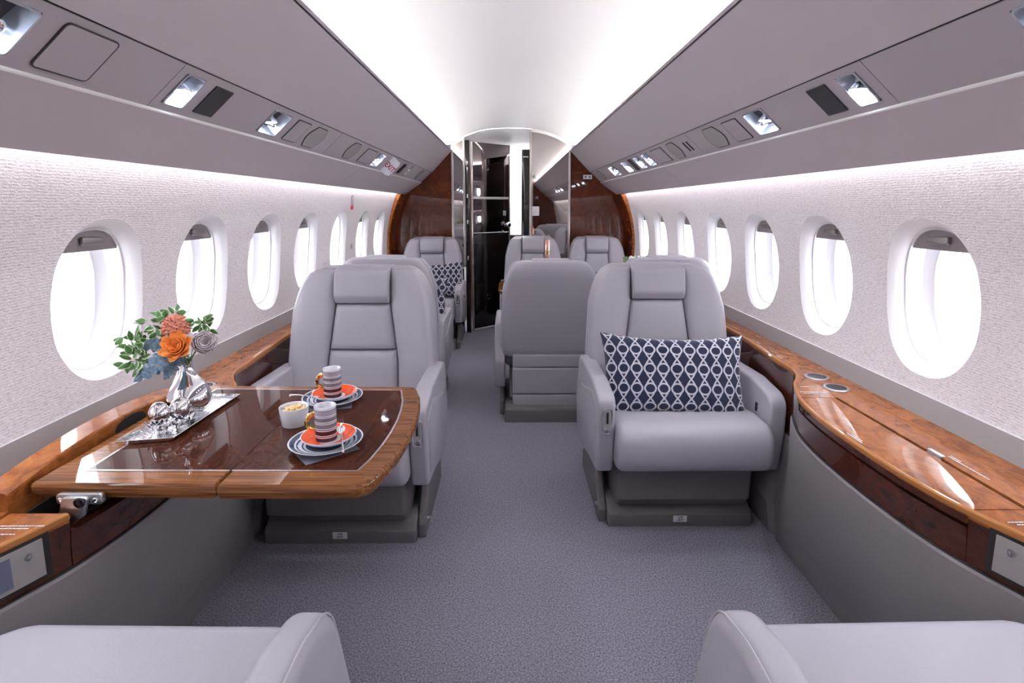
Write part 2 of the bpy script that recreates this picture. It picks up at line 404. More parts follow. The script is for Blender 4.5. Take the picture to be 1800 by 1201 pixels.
for s in (-1, 1):
    nm = 'left' if s < 0 else 'right'
    b = thing('overhead_bin', 'long %s overhead bin panel run in mauve grey along the ceiling' % nm, 'overhead bin')
    def sw(name, prof, y0, y1, m, parent):
        bm = NB(); loft(bm, [[(s*x, y, z) for x, z in prof] for y in (y0, y1)]); return obj(name, bm, m, parent, smooth=30)
    up = [(.5715, 1.7684), (.7560, 1.5740), (.765, 1.5850), (.62, 1.745)]
    sw('upper_panel', up, Y0, YB, 'panel', b)
    sw('cove_lip', [(.5600, 1.7800), (.5675, 1.7725), (.575, 1.779), (.62, 1.755), (.66, 1.70), (.667, 1.708), (.60, 1.775), (.575, 1.789)], Y0, YB, 'panel', b)
    for y0, y1 in ((Y0, 3.12), (3.124, YB)):
        sw('lower_panel', [(.8620, 1.4730), (1.018, 1.3640), (1.024, 1.3660), (1.026, 1.374), (1.0, 1.43), (.866, 1.4850)], y0, y1, 'panel', b)
    sw('ridge_trim', [(.8590, 1.4757), (.8618, 1.4728), (.868, 1.476), (.862, 1.481)], Y0, YB, 'cream', b)
    # service strip: cells with openings for the lamps
    for a, c in zip(segs[s], segs[s][1:]):
        bm = NB(); a += .0015; c -= .0015
        holes = sorted([(y-h, y+h) for y, h, *_ in lamps[s] if a < y < c]); cur = a
        def q(ya, yb, v0, v1):
            p0 = V((s*.81, 0, 1.5245))
            def P(v, d): return V((s*(.81+EX.x*v), 0, 1.5245+EX.z*v)) + V((s*.676*d, 0, .735*d))
            loft(bm, [[(P(v, d).x, y, P(v, d).z) for v, d in ((v0, .003), (v1, .003), (v1, .007), (v0, .007))] for y in (ya, yb)])
        for h0, h1 in holes:
            q(cur, h0, -SW, SW); q(h0, h1, -SW, -.048); q(h0, h1, .048, SW); cur = h1
        q(cur, c, -SW, SW)
        obj('service_strip', bm, 'strip', b, smooth=20)
    # bin back, closes the box towards the hull
    sw('bin_back', [(.74, 1.62), (.80, 1.62), (.97, 1.475), (.97, 1.45), (.78, 1.59)], Y0, YB, 'seam', b)
    # LED runs: cove and wall wash
    bm = NB(); loft(bm, [[(s*x, y, z) for x, z in ((.605, 1.782), (.645, 1.772), (.646, 1.776), (.606, 1.786))] for y in (Y0+.02, YB-.01)])
    tag(obj('cove_light', bm, 'led', smooth=0), 'warm white light strip hidden in the %s ceiling cove' % nm, 'light strip')
    bm = NB(); loft(bm, [[(s*x, y, z) for x, z in ((1.012, 1.408), (1.034, 1.408), (1.034, 1.413), (1.012, 1.413))] for y in (Y0+.02, 4.98)])
    tag(obj('wall_wash_light', bm, 'led2', smooth=0), 'light strip behind the lower lip of the %s overhead bin' % nm, 'light strip')
    # hull above the bins
    bm = NB(); loft(bm, [[(s*x, y, z) for x, z in ((1.010, 1.46), (.92, 1.6), (.80, 1.70), (.71, 1.70), (.70, 1.80), (.95, 1.75), (1.06, 1.5))] for y in (Y0, YB)])
    struct('trim_%d' % (3 if s < 0 else 4), bm, 'seam')

def reading_light(s, y, h, on, gasp, label):
    t = bpy.data.objects.new('reading_light', None); C.objects.link(t); put(t, s, y); tag(t, label, 'reading light', 'reading lights in the overhead strips')
    bm = NB()
    r0 = fillet([(-h, -.05), (h, -.05), (h, .05), (-h, .05)], .014, 4); r1 = inset(r0, .004); r2 = inset(r0, .010)
    loft(bm, [[(p[0], p[1], z) for p in rr] for rr, z in ((r0, -.0025), (r0, .0), (r1, .0005), (r1, -.004), (r2, -.038), (inset(r0, .016), -.042))], cap0=False)
    obj('housing', bm, 'pan', t)
    xh = h*.15 if not gasp else -h*.35*s
    bm = NB(); lathe(bm, [(.0001, 0), (.010, 0), (.012, .006), (.012, .020), (.022, .034), (.0225, .039), (.020, .0392)], n=24)
    tilt = MX.Translation((xh, -.020, -.036)) @ MX.Rotation(R(-38), 4, 'X')
    for v in bm.verts: v.co = tilt @ v.co
    hd = obj('lamp_head', bm, 'chrome', t)
    bm = NB(); lathe(bm, [(.0001, .0375), (.020, .0375)], n=24)
    for v in bm.verts: v.co = tilt @ v.co
    obj('lens', bm, 'lamp' if on > .2 else 'porcelain', hd)
    if gasp:
        bm = NB(); lathe(bm, [(.0001, .0), (.016, 0), (.017, .010), (.013, .022), (.013, .028), (.008, .030), (.0001, .024)], n=20)
        mm = MX.Translation((-xh*1.1, .012, -.038)) @ MX.Rotation(R(12), 4, 'X')
        for v in bm.verts: v.co = mm @ v.co
        obj('air_nozzle', bm, 'chrome', t)
    if on > .2:
        L = bpy.data.lights.new('reading_spot', 'SPOT'); L.energy = 7*on; L.color = (.8, .88, 1); L.spot_size = R(100); L.spot_blend = .9; L.shadow_soft_size = .012
        o = bpy.data.objects.new('reading_spot', L); C.objects.link(o)
        o.matrix_world = frame_mx(s, y) @ tilt @ MX.Translation((0, 0, .044)) @ MX.Rotation(pi, 4, 'X')
        P = bpy.data.lights.new('reading_glow', 'POINT'); P.energy = .55*on; P.color = (.75, .85, 1); P.shadow_soft_size = .01
        o = bpy.data.objects.new('reading_glow', P); C.objects.link(o); o.matrix_world = frame_mx(s, y) @ MX.Translation((xh, .022, -.006))
ord_ = {-1: ['nearest reading light of the left strip, before the square hatch', 'glowing reading light of the left strip beside the black panel', 'reading light with air nozzle in the left strip, before the first speaker', 'small reading light in the left strip just before the EXIT sign', 'farthest reading light of the left strip, near the wood bulkhead'],
        1: ['reading light cut by the right frame edge in the right strip', 'glowing reading light of the right strip beside the black panel', 'reading light with air nozzle in the right strip, between black panel and hatch', 'dim reading light of the right strip just past the far speaker', 'reading light of the right strip just before the narrow black slot', 'round glowing reading light of the right strip past the narrow slot', 'farthest reading light of the right strip, near the wood bulkhead']}
for s in (-1, 1):
    for (y, h, on, g), lab in zip(lamps[s], ord_[s]): reading_light(s, y, h-.002, on, g, lab)
def flush(name, label, cat, s, y, hl, hw, m, r=.004, z0=-.003, z1=.0005, group=None, seamed=False, shape=None):
    t = bpy.data.objects.new(name, None)if seamed else None
    bm = NB(); sec = shape or fillet([(-hl, -hw), (hl, -hw), (hl, hw), (-hl, hw)], r)
    slab(bm, sec, z0, z1, .0004, FZ, 1)
    if seamed:
        C.objects.link(t); put(t, s, y); tag(t, label, cat, group); obj('hatch_panel' if cat == 'hatch' else 'grille', bm, m, t)
        bm = NB(); o = inset(sec, -.0028)
        loft(bm, [[(*p, z) for p in q_] for q_, z in ((sec, -.003), (o, -.003), (o, .0001-.0001), (sec, .0))], cap0=False, cap1=False)
        obj('shadow_gap', bm, 'seam', t); return t
    o = obj(name, bm, m); put(o, s, y); return tag(o, label, cat, group)
Z1 = -.0022
flush('access_hatch', 'large square access hatch in the left strip with rounded corners', 'hatch', -1, 1.027, .060, .050, 'strip', .010, seamed=True, z1=.0002)
flush('sensor_panel', 'black rectangular panel in the left overhead strip', 'panel', -1, 1.480, .043, .047, 'black')
flush('sensor_panel', 'black rectangular panel in the right overhead strip', 'panel', 1, 1.446, .042, .047, 'black')
g = 'mask hatches in the overhead strips'
flush('oxygen_hatch', 'small hatch in the left strip, nearer one, before the first speaker', 'hatch', -1, 2.045, .057, .047, 'strip', .004, seamed=True, z1=.0002, group=g)
flush('oxygen_hatch', 'small hatch in the left strip, farther one, just before the EXIT sign', 'hatch', -1, 3.046, .100, .047, 'strip', .004, seamed=True, z1=.0002, group=g)
flush('oxygen_hatch', 'small hatch in the right strip, nearer one, before the first speaker', 'hatch', 1, 2.003, .060, .047, 'strip', .004, seamed=True, z1=.0002, group=g)
flush('oxygen_hatch', 'small hatch in the right strip, farther one, past the second speaker', 'hatch', 1, 2.985, .105, .047, 'strip', .004, seamed=True, z1=.0002, group=g)
def sp(hl): return fillet([(-hl*.62, -.050), (hl*.62, -.050), (hl*1.12, 0), (hl*.62, .050), (-hl*.62, .050), (-hl*1.12, 0)], [.012, .012, .09, .012, .012, .09], 6)
g = 'speakers in the overhead strips'
for s, y, hl, lab in ((-1, 2.231, .081, 'oval speaker in the left strip, nearest one'), (-1, 2.75, .080, 'oval speaker in the left strip, middle one'), (-1, 4.81, .065, 'speaker at the far end of the left strip'),
                      (1, 2.205, .081, 'oval speaker in the right strip, nearest one'), (1, 2.724, .075, 'oval speaker in the right strip past the two slots'), (1, 4.87, .09, 'speaker at the far end of the right strip')):
    flush('speaker', lab, 'speaker', s, y, hl, .05, 'mesh', seamed=True, shape=sp(hl), z1=.0002, group=g)
flush('vent_slot', 'narrow black slot in the left strip beyond the EXIT sign', 'slot', -1, 4.0, .042, .045, 'black', .001)
flush('vent_slot', 'narrow black slot in the right strip before the round glowing light', 'slot', 1, 3.625, .044, .050, 'black', .001)
for dy in (-.022, .022): flush('slit', 'short black slit of the pair between the right speakers, %s one' % ('nearer' if dy < 0 else 'farther'), 'slit', 1, 2.532+dy, .0045, .028, 'black', .0005, group='pair of slits')
# exit sign
ex = bpy.data.objects.new('exit_sign', None); C.objects.link(ex); ex.matrix_world = frame_mx(-1, 3.54)
tag(ex, 'white EXIT sign with red letters under the left overhead bin', 'exit sign')
bm = NB(); slab(bm, fillet([(-.062, -.012), (.062, -.012), (.062, .040), (.050, .060), (-.045, .060), (-.062, .048)], .004), -.016, .014, .002, lambda p, a: (a, p[0], p[1])); obj('sign_body', bm, 'sign', ex)
bm = text_mesh('EXIT', .042)
for v in bm.verts: v.co = V((.0144+v.co.z, -v.co.y*1.25+.004, v.co.x*.80+.028))
obj('letters', bm, 'red', ex, smooth=0)
# ------------------------------------------------------------------ camera early (for reference)
cam = bpy.data.cameras.new('camera'); co = bpy.data.objects.new('camera', cam); C.objects.link(co); SC.camera = co
th = math.atan(137/935); ps = math.atan(6/935)
co.location = (-.024, 0, 1.25); co.rotation_euler = (pi/2-th, 0, -ps)
cam.sensor_width = 36; cam.lens = 36*935/1800; cam.shift_y = -(100.5)/1800; cam.clip_start = .02

# ------------------------------------------------------------------ side consoles
INN = [(Y0, 1.0), (.40, 1.0), (.66, .998), (.74, .965), (.80, .925), (.87, .893), (.943, .866), (1.0, .852), (1.10, .839), (1.25, .834), (1.40, .839), (1.5, .852), (1.557, .866), (1.63, .893), (1.70, .925), (1.76, .965), (1.84, .998), (2.0, 1.005), (2.44, 1.035), (YB, 1.04)]
def inn(y):
    if y <= INN[0][0]: return INN[0][1]
    n = len(INN)
    for i in range(n-1):
        a, fa = INN[i]; b, fb = INN[i+1]
        if y <= b:
            m0 = (INN[min(i+1, n-1)][1]-INN[max(i-1, 0)][1])/(INN[min(i+1, n-1)][0]-INN[max(i-1, 0)][0]) if i > 0 else 0
            m1 = (INN[min(i+2, n-1)][1]-INN[i][1])/(INN[min(i+2, n-1)][0]-INN[i][0])
            h = b-a; t = (y-a)/h
            return (2*t**3-3*t**2+1)*fa+(t**3-2*t**2+t)*h*m0+(-2*t**3+3*t**2)*fb+(t**3-t**2)*h*m1
    return INN[-1][1]
def ysamp(a, b, d=.025): n = max(1, int(math.ceil((b-a)/d))); return [a+(b-a)*i/n for i in range(n+1)]
LY0, LY1 = .948, 1.557
for s in (-1, 1):
    side = 'left' if s < 0 else 'right'
    t = thing('side_console', '%s side console with burl wood top below the windows' % side, 'side console')
    def strip(name, y0, y1, sec, m, d=.025, smooth=30, parent=t, mis=None):
        """sec(y) -> closed polygon (x,z)"""
        bm = NB(); loft(bm, [[(s*x, y, z) for x, z in sec(y)] for y in ysamp(y0, y1, d)]); return obj(name, bm, m, parent, smooth=smooth)
    top = lambda xo: (lambda y: [(xo, .670), (inn(y)+.006, .670), (inn(y)+.0015, .6685), (inn(y), .665), (inn(y), .652), (xo, .652)])
    strip('console_top', Y0, LY0-.0015, top(.9745), 'burl'); strip('console_top', LY1+.0015, YB, top(1.12 if False else 1.06), 'burl')
    strip('rear_rail', Y0, LY1+.0015, lambda y: [(1.135, .670), (.984, .670), (.984, .655), (1.135, .655)], 'burl', 5)
    strip('rear_rail', LY1+.0015, YB, lambda y: [(1.135, .670), (1.0605, .670), (1.0605, .655), (1.135, .655)], 'burl', 5)
    # honey coloured lipping on the edge
    e = lambda y: [(inn(y)+.007, .6707), (inn(y)+.002, .6705), (inn(y)-.0012, .668), (inn(y)-.0018, .662), (inn(y)-.0005, .657), (inn(y)+.004, .656)]
    if s > 0: strip('edge_lipping', Y0, YB, e, 'burl_edge')
    else: strip('edge_lipping', Y0, LY0-.001, e, 'burl_edge'); strip('edge_lipping', LY1, YB, e, 'burl_edge')
    fb = lambda y: .56 if y < 1.70 else max(.42, .56-(y-1.70)*1.2)
    def fas(zt):
        return lambda y: [(inn(y)+.0, zt), (inn(y)+.004, .60), (inn(y)+.006, fb(y)), (inn(y)+.03, fb(y)), (inn(y)+.03, zt)]
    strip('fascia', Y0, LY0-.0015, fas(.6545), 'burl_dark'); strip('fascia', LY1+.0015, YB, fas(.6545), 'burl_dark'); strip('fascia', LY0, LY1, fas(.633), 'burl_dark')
    # pewter shadow line between fascia and leather
    strip('shadow_line', Y0, YB, lambda y: [(inn(y)+.002, fb(y)-.001), (inn(y)+.002, fb(y)-.004), (inn(y)+.02, fb(y)-.004), (inn(y)+.02, fb(y)-.001)], 'seam')
    def low(y):
        z1 = fb(y)-.004; a = inn(y)-.001; b = max(.945, a-.02) if y < 1.9 else max(.96, a-.04)
        pts = [(a+.004, z1), (a, z1-.006)]
        for k in range(1, 9):
            u = k/8; pts.append((a+(b-a)*(u**1.5), z1-.006+(.135-z1+.006)*u))
        pts += [(b+.002, .131), (b+.006, .128), (.985 if b < .98 else b+.02, 0.0), (1.10, .0), (1.10, z1)]
        return pts
    strip('leather_panel', Y0, YB, low, 'console_leather', smooth=25)
    if s > 0:
        # closed table lid: plate with a front lip
        lid = strip('table_lid', LY0+.001, LY1-.001, lambda y: [(.9725, .670), (inn(y)+.006, .670), (inn(y)+.0015, .6685), (inn(y)-.001, .665), (inn(y)-.001, .641), (inn(y)+.02, .641), (inn(y)+.02, .655), (.9725, .655)], ['burl'])
        # dark lip face
        bm = NB(); loft(bm, [[(s*x, y, z) for x, z in ((inn(y)-.0018, .6565), (inn(y)-.0016, .6415), (inn(y)+.002, .6415), (inn(y)+.002, .6565))] for y in ysamp(LY0+.0015, LY1-.0015)]); obj('lid_lip', bm, 'burl_dark', lid)
        cups = ((1.035, 1.757), (1.034, 1.645))
        lt = NB(); sec = fillet([(-.022, -.006), (.022, -.006), (.022, .006), (-.022, .006)], .003)
        slab(lt, sec, .672, .676, .001, lambda p, a: (.985+p[1], 1.178+p[0], a)); slab(lt, sec, .664, .668, .001, lambda p, a: (.976+p[1], 1.178+p[0], a)); box(lt, .978, .986, 1.16, 1.196, .666, .673)
        obj('latch', lt, 'steel', t)
    else:
        cups = ((-1.02, 1.672),)
        # opened lid standing in its slot: bowed upper edge
        bm = NB(); rings = []
        for y in ysamp(LY0+.004, LY1-.004, .02):
            u = (y-1.25)/.305; zt = .742-.030*u*u
            rings.append([(-.983, y, .60), (-.983, y, zt-.010), (-.9855, y, zt-.0065), (-1.030, y, zt), (-1.034, y, zt-.003), (-1.034, y, .60)])
        loft(bm, rings); lid = obj('table_lid', bm, 'burl', t, smooth=18)
        bm = NB(); loft(bm, [[(x, y, z) for x, z in ((-.9825, .69), (-.9825, .742-.030*((y-1.25)/.305)**2-.0145), (-.984, .742-.030*((y-1.25)/.305)**2-.0145), (-.984, .69))] for y in ysamp(LY0+.006, LY1-.006)]); obj('lid_lip', bm, 'burl', lid)
        bm = NB(); arc = [(-.055, 0)]+[(.055*-cos(pi*k/12), .028*sin(pi*k/12)**.7) for k in range(13)]+[(.055, 0)]
        slab(bm, arc[1:-1], 0, .002, .0005, lambda p, a: (-.9824+a, 1.29+p[0], .700+p[1]), 1); obj('grip_shade', bm, 'hole', lid)  # flat dark arch; its colour stands for the shade inside the notch
        # open stowage well
        bm = NB(); loft(bm, [[(-x, y, z) for x, z in ((.974, .652), (.974, .47), (inn(y)+.03, .47), (inn(y)+.03, .64), (inn(y)+.032, .64), (inn(y)+.032, .465), (.979, .465), (.979, .652))] for y in ysamp(LY0, LY1)]); obj('stowage_well', bm, 'hole', t)
        for ya in (LY0+.0, LY1-.001):
            bm = NB(); loft(bm, [[(-(inn(ya)+.004), y, .56), (-(inn(ya)+.004), y, .66), (-.9745, y, .66), (-.9745, y, .56)] for y in (ya, ya+.002)])
            obj('well_end', bm, 'burl_dark', t)
    for cx, cy in cups:
        bm = NB(); lathe(bm, [(.030, .6705), (.030, .6725), (.0355, .6725), (.0375, .6705), (.0375, .669)], cx, cy, 40)
        cp = obj('cup_holder', bm, 'steel', t)
        bm = NB(); lathe(bm, [(.0001, .6708), (.0302, .6708), (.0302, .6698)], cx, cy, 40); obj('cup_well', bm, 'black', cp)
    # seam lines on the top at the lid ends and rail hatch
    bm = NB()
    for ya in (1.537, .955):
        if s > 0: box(bm, 1.03, 1.045, ya, ya+.002, .6701, .6706)
    if s > 0: box(bm, 1.065, 1.0665, 1.537, 2.6, .6701, .6706); box(bm, 1.06, 1.0615, .955, 1.537, .6701, .6706); obj('hatch_line', bm, 'burl_edge', t)
    # placards
    mm = lambda x, y, rz=0: MX.Translation((s*x, y, 0)) @ MX.Rotation(rz, 4, 'Z')
    def plac(w, m4, h=.0024):
        bm = NB(); dashes(bm, 0, 0, w, .6706, h=h, mx=m4); obj('placard', bm, 'print', t, smooth=0)
    if s > 0:
        for x, y, w, rz in ((.895, 1.606, .07, 0), (.90, 1.594, .075, 0), (.922, 1.655, .045, 0), (.85, 1.24, .06, pi/2), (.857, 1.25, .04, pi/2), (1.005, 1.06, .11, pi/2), (1.012, 1.14, .03, pi/2)):
            plac(w, mm(x, y, rz), .003)
        for x, y, w in ((.90, .905, .09), (.91, .897, .06), (.92, .885, .07)): plac(w, mm(x, y))
        plac(.035, mm(1.05, 2.2, pi/2)); plac(.04, mm(1.03, 1.98, pi/2))
    else:
        for x, y, w in ((.965, .905, .09), (.955, .897, .06), (.975, .880, .07), (.97, .85, .06)): plac(w, mm(x, y))
    # control unit set in the fascia at the near end
    tu = thing('control_unit', 'grey control unit with blue grey screen in the %s console' % side, 'screen')
    ya, yb = .62, .900
    def P(u, z, o): # u distance from far end toward camera along curve
        y = yb-u; dx = (inn(y+.005)-inn(y-.005))/.01; nv = V((-1, dx)).normalized(); return (s*(inn(y)+nv.x*o), y+nv.y*o*0, z)
    bm = NB(); us = [i*.02 for i in range(14)]
    loft(bm, [[P(u, .578, .004), P(u, .650, .004), P(u, .650, .0005), P(u, .578, .0005)] for u in us]); bz = obj('bezel', bm, 'bezel', tu)
    bm = NB(); loft(bm, [[P(u, .586, .0055), P(u, .642, .0055), P(u, .642, .003), P(u, .586, .003)] for u in [.046+.02*i for i in range(10)]]); obj('display', bm, 'screen', bz)
    bm = NB(); x, y, z = P(.022, .628, .004)
    dx = (inn(y+.005)-inn(y-.005))/.01; ry = math.atan2(1, dx)
    lathe(bm, [(.0001, .0), (.003, .0), (.003, .002), (.007, .002), (.007, .0)], n=20)
    for v in bm.verts: v.co = MX.Translation((x, y, z)) @ (MX.Rotation(-s*pi/2, 4, 'Y')) @ v.co
    obj('jack', bm, 'steel', bz)
    bm = NB(); loft(bm, [[P(u, .570, .0015), P(u, .656, .0015), P(u, .656, .0), P(u, .570, .0)] for u in [-.012, 0, .02, .04, .06, .08, .1, .12, .14, .16, .18, .2, .22, .24, .26]]); obj('surround', bm, 'hole', tu)
# ------------------------------------------------------------------ bulkhead and doorway at the far end
def wallz(x): return cz(x)-.004
for s, nm in ((-1, 'wall_rear_left'), (1, 'wall_rear_right')):
    bm = NB(); slab(bm, [(s*.565, 0), (s*1.25, 0), (s*1.25, 1.62), (s*.80, 1.62), (s*.64, 1.70), (s*.565, 1.775)], YB, YB+.04, .001, FY, 1)
    struct(nm, bm, 'bulk', 'glossy dark walnut bulkhead panel on the %s of the doorway' % ('left' if s < 0 else 'right'))
    # curved wood lining that returns along the sidewall
    bm = NB(); zs = [.42+.94*i/16 for i in range(17)]
    def wl(z): return wx(z)-.004-max(0, (z-1.0))**2*.2
    rings = [[(s*wx(z), 4.97, z) for z in zs], [(s*(wl(z)-.012), 4.965, z) for z in zs], [(s*(wl(z)-.016), 4.985, z) for z in zs], [(s*(wl(z)-.045), 5.08, z) for z in zs], [(s*(wl(z)-.05), 5.20, z) for z in zs]]
    vr = [[bm.verts.new(p) for p in r] for r in rings]
    for k, (a, b) in enumerate(zip(vr, vr[1:])):
        for i in range(len(zs)-1):
            f = bm.faces.new((a[i], a[i+1], b[i+1], b[i])); f.material_index = 0 if k > 1 else 1
    struct('trim_%d' % (5 if s < 0 else 6), bm, ['bulk', 'burl'], 'orange walnut edge band curving up the %s sidewall by the bulkhead' % ('left' if s < 0 else 'right'))
# door surround: mirror fields, posts, lower dark panels
def post(x0, x1, z0, z1, m, name, y0=YB-.012, y1=YB+.04, label=None):
    o = obj(name, B(x0, x1, y0, y1, z0, z1, .003), m, smooth=0); o['kind'] = 'structure'; return o
for k, (x0, x1, z0) in enumerate(((-.572, -.552, .66), (-.462, -.442, .66), (.178, .196, .0), (.552, .572, .0))):
    post(x0, x1, z0, cz(max(abs(x0), abs(x1)))-.002, 'pewter', 'trim_%d' % (7+k))
for k, (x0, x1, nm) in enumerate(((-.552, -.462, 'left'), (.196, .552, 'right'))):
    t = thing('mirror_panel', 'smoked mirror panel beside the doorway, %s one' % nm, 'mirror')
    n = 12; xs = [x0+(x1-x0)*i/n for i in range(n+1)]; z0 = .66 if nm == 'left' else .62
    bm = NB(); loft(bm, [[(x, y, cz(x)-.030) for x in xs]+[(x1, y, z0), (x0, y, z0)] for y in (YB+.002, YB+.012)]); obj('mirror_glass', bm, 'mirror', t, smooth=0)
    bm = NB(); loft(bm, [[(x, y, cz(x)-.001) for x in xs]+[(x, y, cz(x)-.030) for x in reversed(xs)] for y in (YB-.010, YB+.02)]); obj('arch_trim', bm, 'cream', t, smooth=0)
    bm = B(x0, x1, YB, YB+.02, 0, z0, .002); obj('lower_panel', bm, 'black_gloss', t)
    if nm == 'left': obj('bottom_trim', B(x0, x1, YB-.01, YB+.02, z0-.015, z0, .002), 'pewter', t)
# wall plate and safety stickers
t = thing('wall_plate', 'small square ivory plate on the right mirror panel', 'plate', (.238, YB-.012, 1.205))
obj('plate_body', B(-.035, .035, -.004, .012, -.045, .045, .006), 'cream', t); obj('plate_button', B(-.022, .022, -.007, -.003, -.024, .03, .003), 'porcelain', t)
def sticker(x, z, w, label):
    t = thing('sticker', label, 'sticker', (x, YB-.002, z), group='safety stickers by the doorway'); obj('sticker_sheet', B(-w, w, -.002, .002, -.020, .020, .002), 'sign', t)
    bm = NB()
    for k in ((-1, 1) if w > .03 else (0,)):
        c = k*.020; box(bm, c-.003, c+.003, -.0028, -.002, -.012, .012, mx=None); box(bm, c-.012, c+.012, -.0028, -.002, -.004, .003)
    obj('symbol', bm, 'print_black' if w > .03 else 'stem', t, smooth=0)
sticker(.735, 1.53, .042, 'white pictogram sticker on the walnut bulkhead at the right'); sticker(.215, 1.535, .022, 'small green and white sticker at the top of the right mirror panel')
# jamb with latches
t = thing('door_jamb', 'black glossy door jamb with small chrome latches', 'door jamb', (-.42, YB+.03, 0))
obj('jamb_post', B(-.022, .022, -.03, .03, 0, 1.875, .004), 'black_gloss', t)
for z in (1.60, 1.66, 1.35, 1.10, .75): obj('latch', B(-.007, .007, -.034, -.03, z-.02, z+.02, .002), 'chrome', t)
# vestibule beyond the doorway
bm = NB(); loft(bm, [[(x, y, z(x)) for x in (-.70, -.5, -.3, -.15, 0, .15, .3, .5, .70)] for y, z in ((YB+.02, lambda x: cz(min(abs(x), .55))+.002), (YB+.35, lambda x: 1.90-.03*(x/.3)**2*.2), (5.75, lambda x: 1.87), (7.2, lambda x: 1.87))], closed=False, cap0=False, cap1=False)
struct('ceiling_vestibule', bm, 'white', 'low white ceiling of the vestibule past the doorway', smooth=60)
struct('wall_vestibule_left', B(-.75, -.70, YB+.04, 7.2, 0, 2.1), 'bulk'); struct('wall_vestibule_right', B(.70, .75, YB+.04, 7.2, 0, 2.1), 'galley')
struct('wall_vestibule_end', B(-.75, .75, 7.2, 7.25, 0, 2.1), 'galley')
# angled black sliding door leaf with smoked mirror
t = thing('door_leaf', 'glossy black door leaf standing ajar in the doorway', 'door', (-.385, 5.30, 0), math.atan2(.32, .36))
W = .478; H = 1.872
obj('lower_panel', B(0.004, W, -.014, .014, .015, .985, .003), 'black_gloss', t)
obj('mirror_glass', B(0.004, W, -.014, .010, .99, 1.322, .001), 'mirror_dark', t); obj('upper_mirror', B(0.004, W, -.014, .010, 1.345, H-.002, .001), 'mirror_dark', t)
obj('light_band', B(0.004, W, -.018, .012, 1.322, 1.345, .002), M['cream'], t)
obj('edge_strip', B(-.018, .004, -.018, .018, 0, H, .002), 'pewter', t); obj('edge_strip', B(W, W+.012, -.018, .018, 0, H, .002), 'pewter', t)
kn = NB(); lathe(kn, [(.0001, .05), (.020, .048), (.030, .036), (.026, .022), (.012, .014), (.034, .006), (.036, 0), (.0001, 0)], n=28)
for v in kn.verts: v.co = MX.Translation((W-.035, -.014, 1.06)) @ MX.Rotation(pi/2, 4, 'X') @ v.co
obj('door_knob', kn, 'chrome', t)
obj('door_plate', B(W-.085, W-.045, -.017, -.013, 1.155, 1.205, .002), 'sign', t)
bm = NB(); tube(bm, [(W-.10, -.014, .965), (W-.10, -.05, .975), (W-.04, -.055, .985), (W-.035, -.014, .97)], .006); obj('pull_handle', bm, 'chrome', t)
bm = NB(); lathe(bm, [(.0001, .004), (.022, .004), (.026, 0), (.030, .003), (.034, 0)], n=28)
for v in bm.verts: v.co = MX.Translation((.20, -.013, .33)) @ MX.Rotation(pi/2, 4, 'X') @ v.co
obj('floor_lock', bm, 'black_gloss', t)
# white panel standing in for the lit opening beyond, and dark wardrobe post
t = thing('bright_panel', 'bright white panel standing in for the lit opening past the doorway beside the black door', 'bright_panel', (.045, 6.05, 0))
bm = NB(); n = 60; loft(bm, [[(-.10+.24*i/n, .003*sin(i*.9), z) for i in range(n+1)]+[(-.10+.24*i/n, .006+.003*sin(i*.9), z) for i in range(n, -1, -1)] for z in (.93, 1.4, 1.86)]); obj('panel_face', bm, 'galley', t, smooth=60)
obj('rail', B(-.12, .15, -.02, .02, 1.845, 1.868, .004), 'steel', t); obj('lower_panel', B(-.11, .14, -.01, .03, 0, .93, .004), 'black_gloss', t)
t = thing('wardrobe', 'tall dark glossy wardrobe post just inside the right of the doorway', 'wardrobe', (.15, 5.36, 0))
bm = NB(); slab(bm, fillet([(-.045, -.05), (.06, -.05), (.06, .35), (-.045, .35)], [.03, .002, .002, .03]), 0, 1.80, .01, FZ); obj('wardrobe_body', bm, 'black_gloss', t)
obj('top_vent', B(-.03, .02, -.054, -.05, 1.72, 1.735, .001), 'chrome', t)
# rear end of the cabin behind the camera (seen only in mirrors)
struct('wall_front', B(-.55, .55, Y0-.04, Y0, 0, 2.1), 'galley')  # centre made pale to bounce light onto surfaces facing the camera
for s in (-1, 1): struct('wall_front_%s' % ('left' if s < 0 else 'right'), B(min(s*.55, s*1.25), max(s*.55, s*1.25), Y0-.04, Y0+.01, 0, 2.1), 'bulk')

# ------------------------------------------------------------------ seats (local: faces -y, base front at y=0)
def ybk(z): return .375+(z-.42)*.16
WB = [(.38, .300), (.45, .312), (.585, .310), (.71, .302), (.80, .297), (.88, .278), (.93, .257), (.96, .234), (.98, .200)]
def wb(z): return interp(WB, z)
def pad(bm, xl, xr, z0, z1, yf, h, dep, ns=14, nt=18, p=6):
    g = []
    for j in range(nt+1):
        tv = .5-.5*cos(pi*j/nt); z = z0+(z1-z0)*tv; row = []
        for i in range(ns+1):
            sv = .5-.5*cos(pi*i/ns); x = xl(z)+(xr(z)-xl(z))*sv
            e = sqrt(max(0, 1-abs(2*sv-1)**p))*sqrt(max(0, 1-abs(2*tv-1)**(p*1.6)))
            row.append(bm.verts.new((x, yf(x, z)-h*e, z)))
        g.append(row)
    for a, b in zip(g, g[1:]):
        for i in range(ns): bm.faces.new((a[i], a[i+1], b[i+1], b[i]))
    rim = g[0]+[r[-1] for r in g[1:]]+list(reversed(g[-1][:-1]))+[r[0] for r in reversed(g[1:-1])]
    bk = [bm.verts.new(v.co+V((0, dep, 0))) for v in rim]; n = len(rim)
    for i in range(n): bm.faces.new((rim[i], rim[(i+1) % n], bk[(i+1) % n], bk[i]))
    bm.faces.new(bk)
def xs(z): return .117 if z > .83 else .117+(.83-z)/.245*.034 if z > .585 else .151
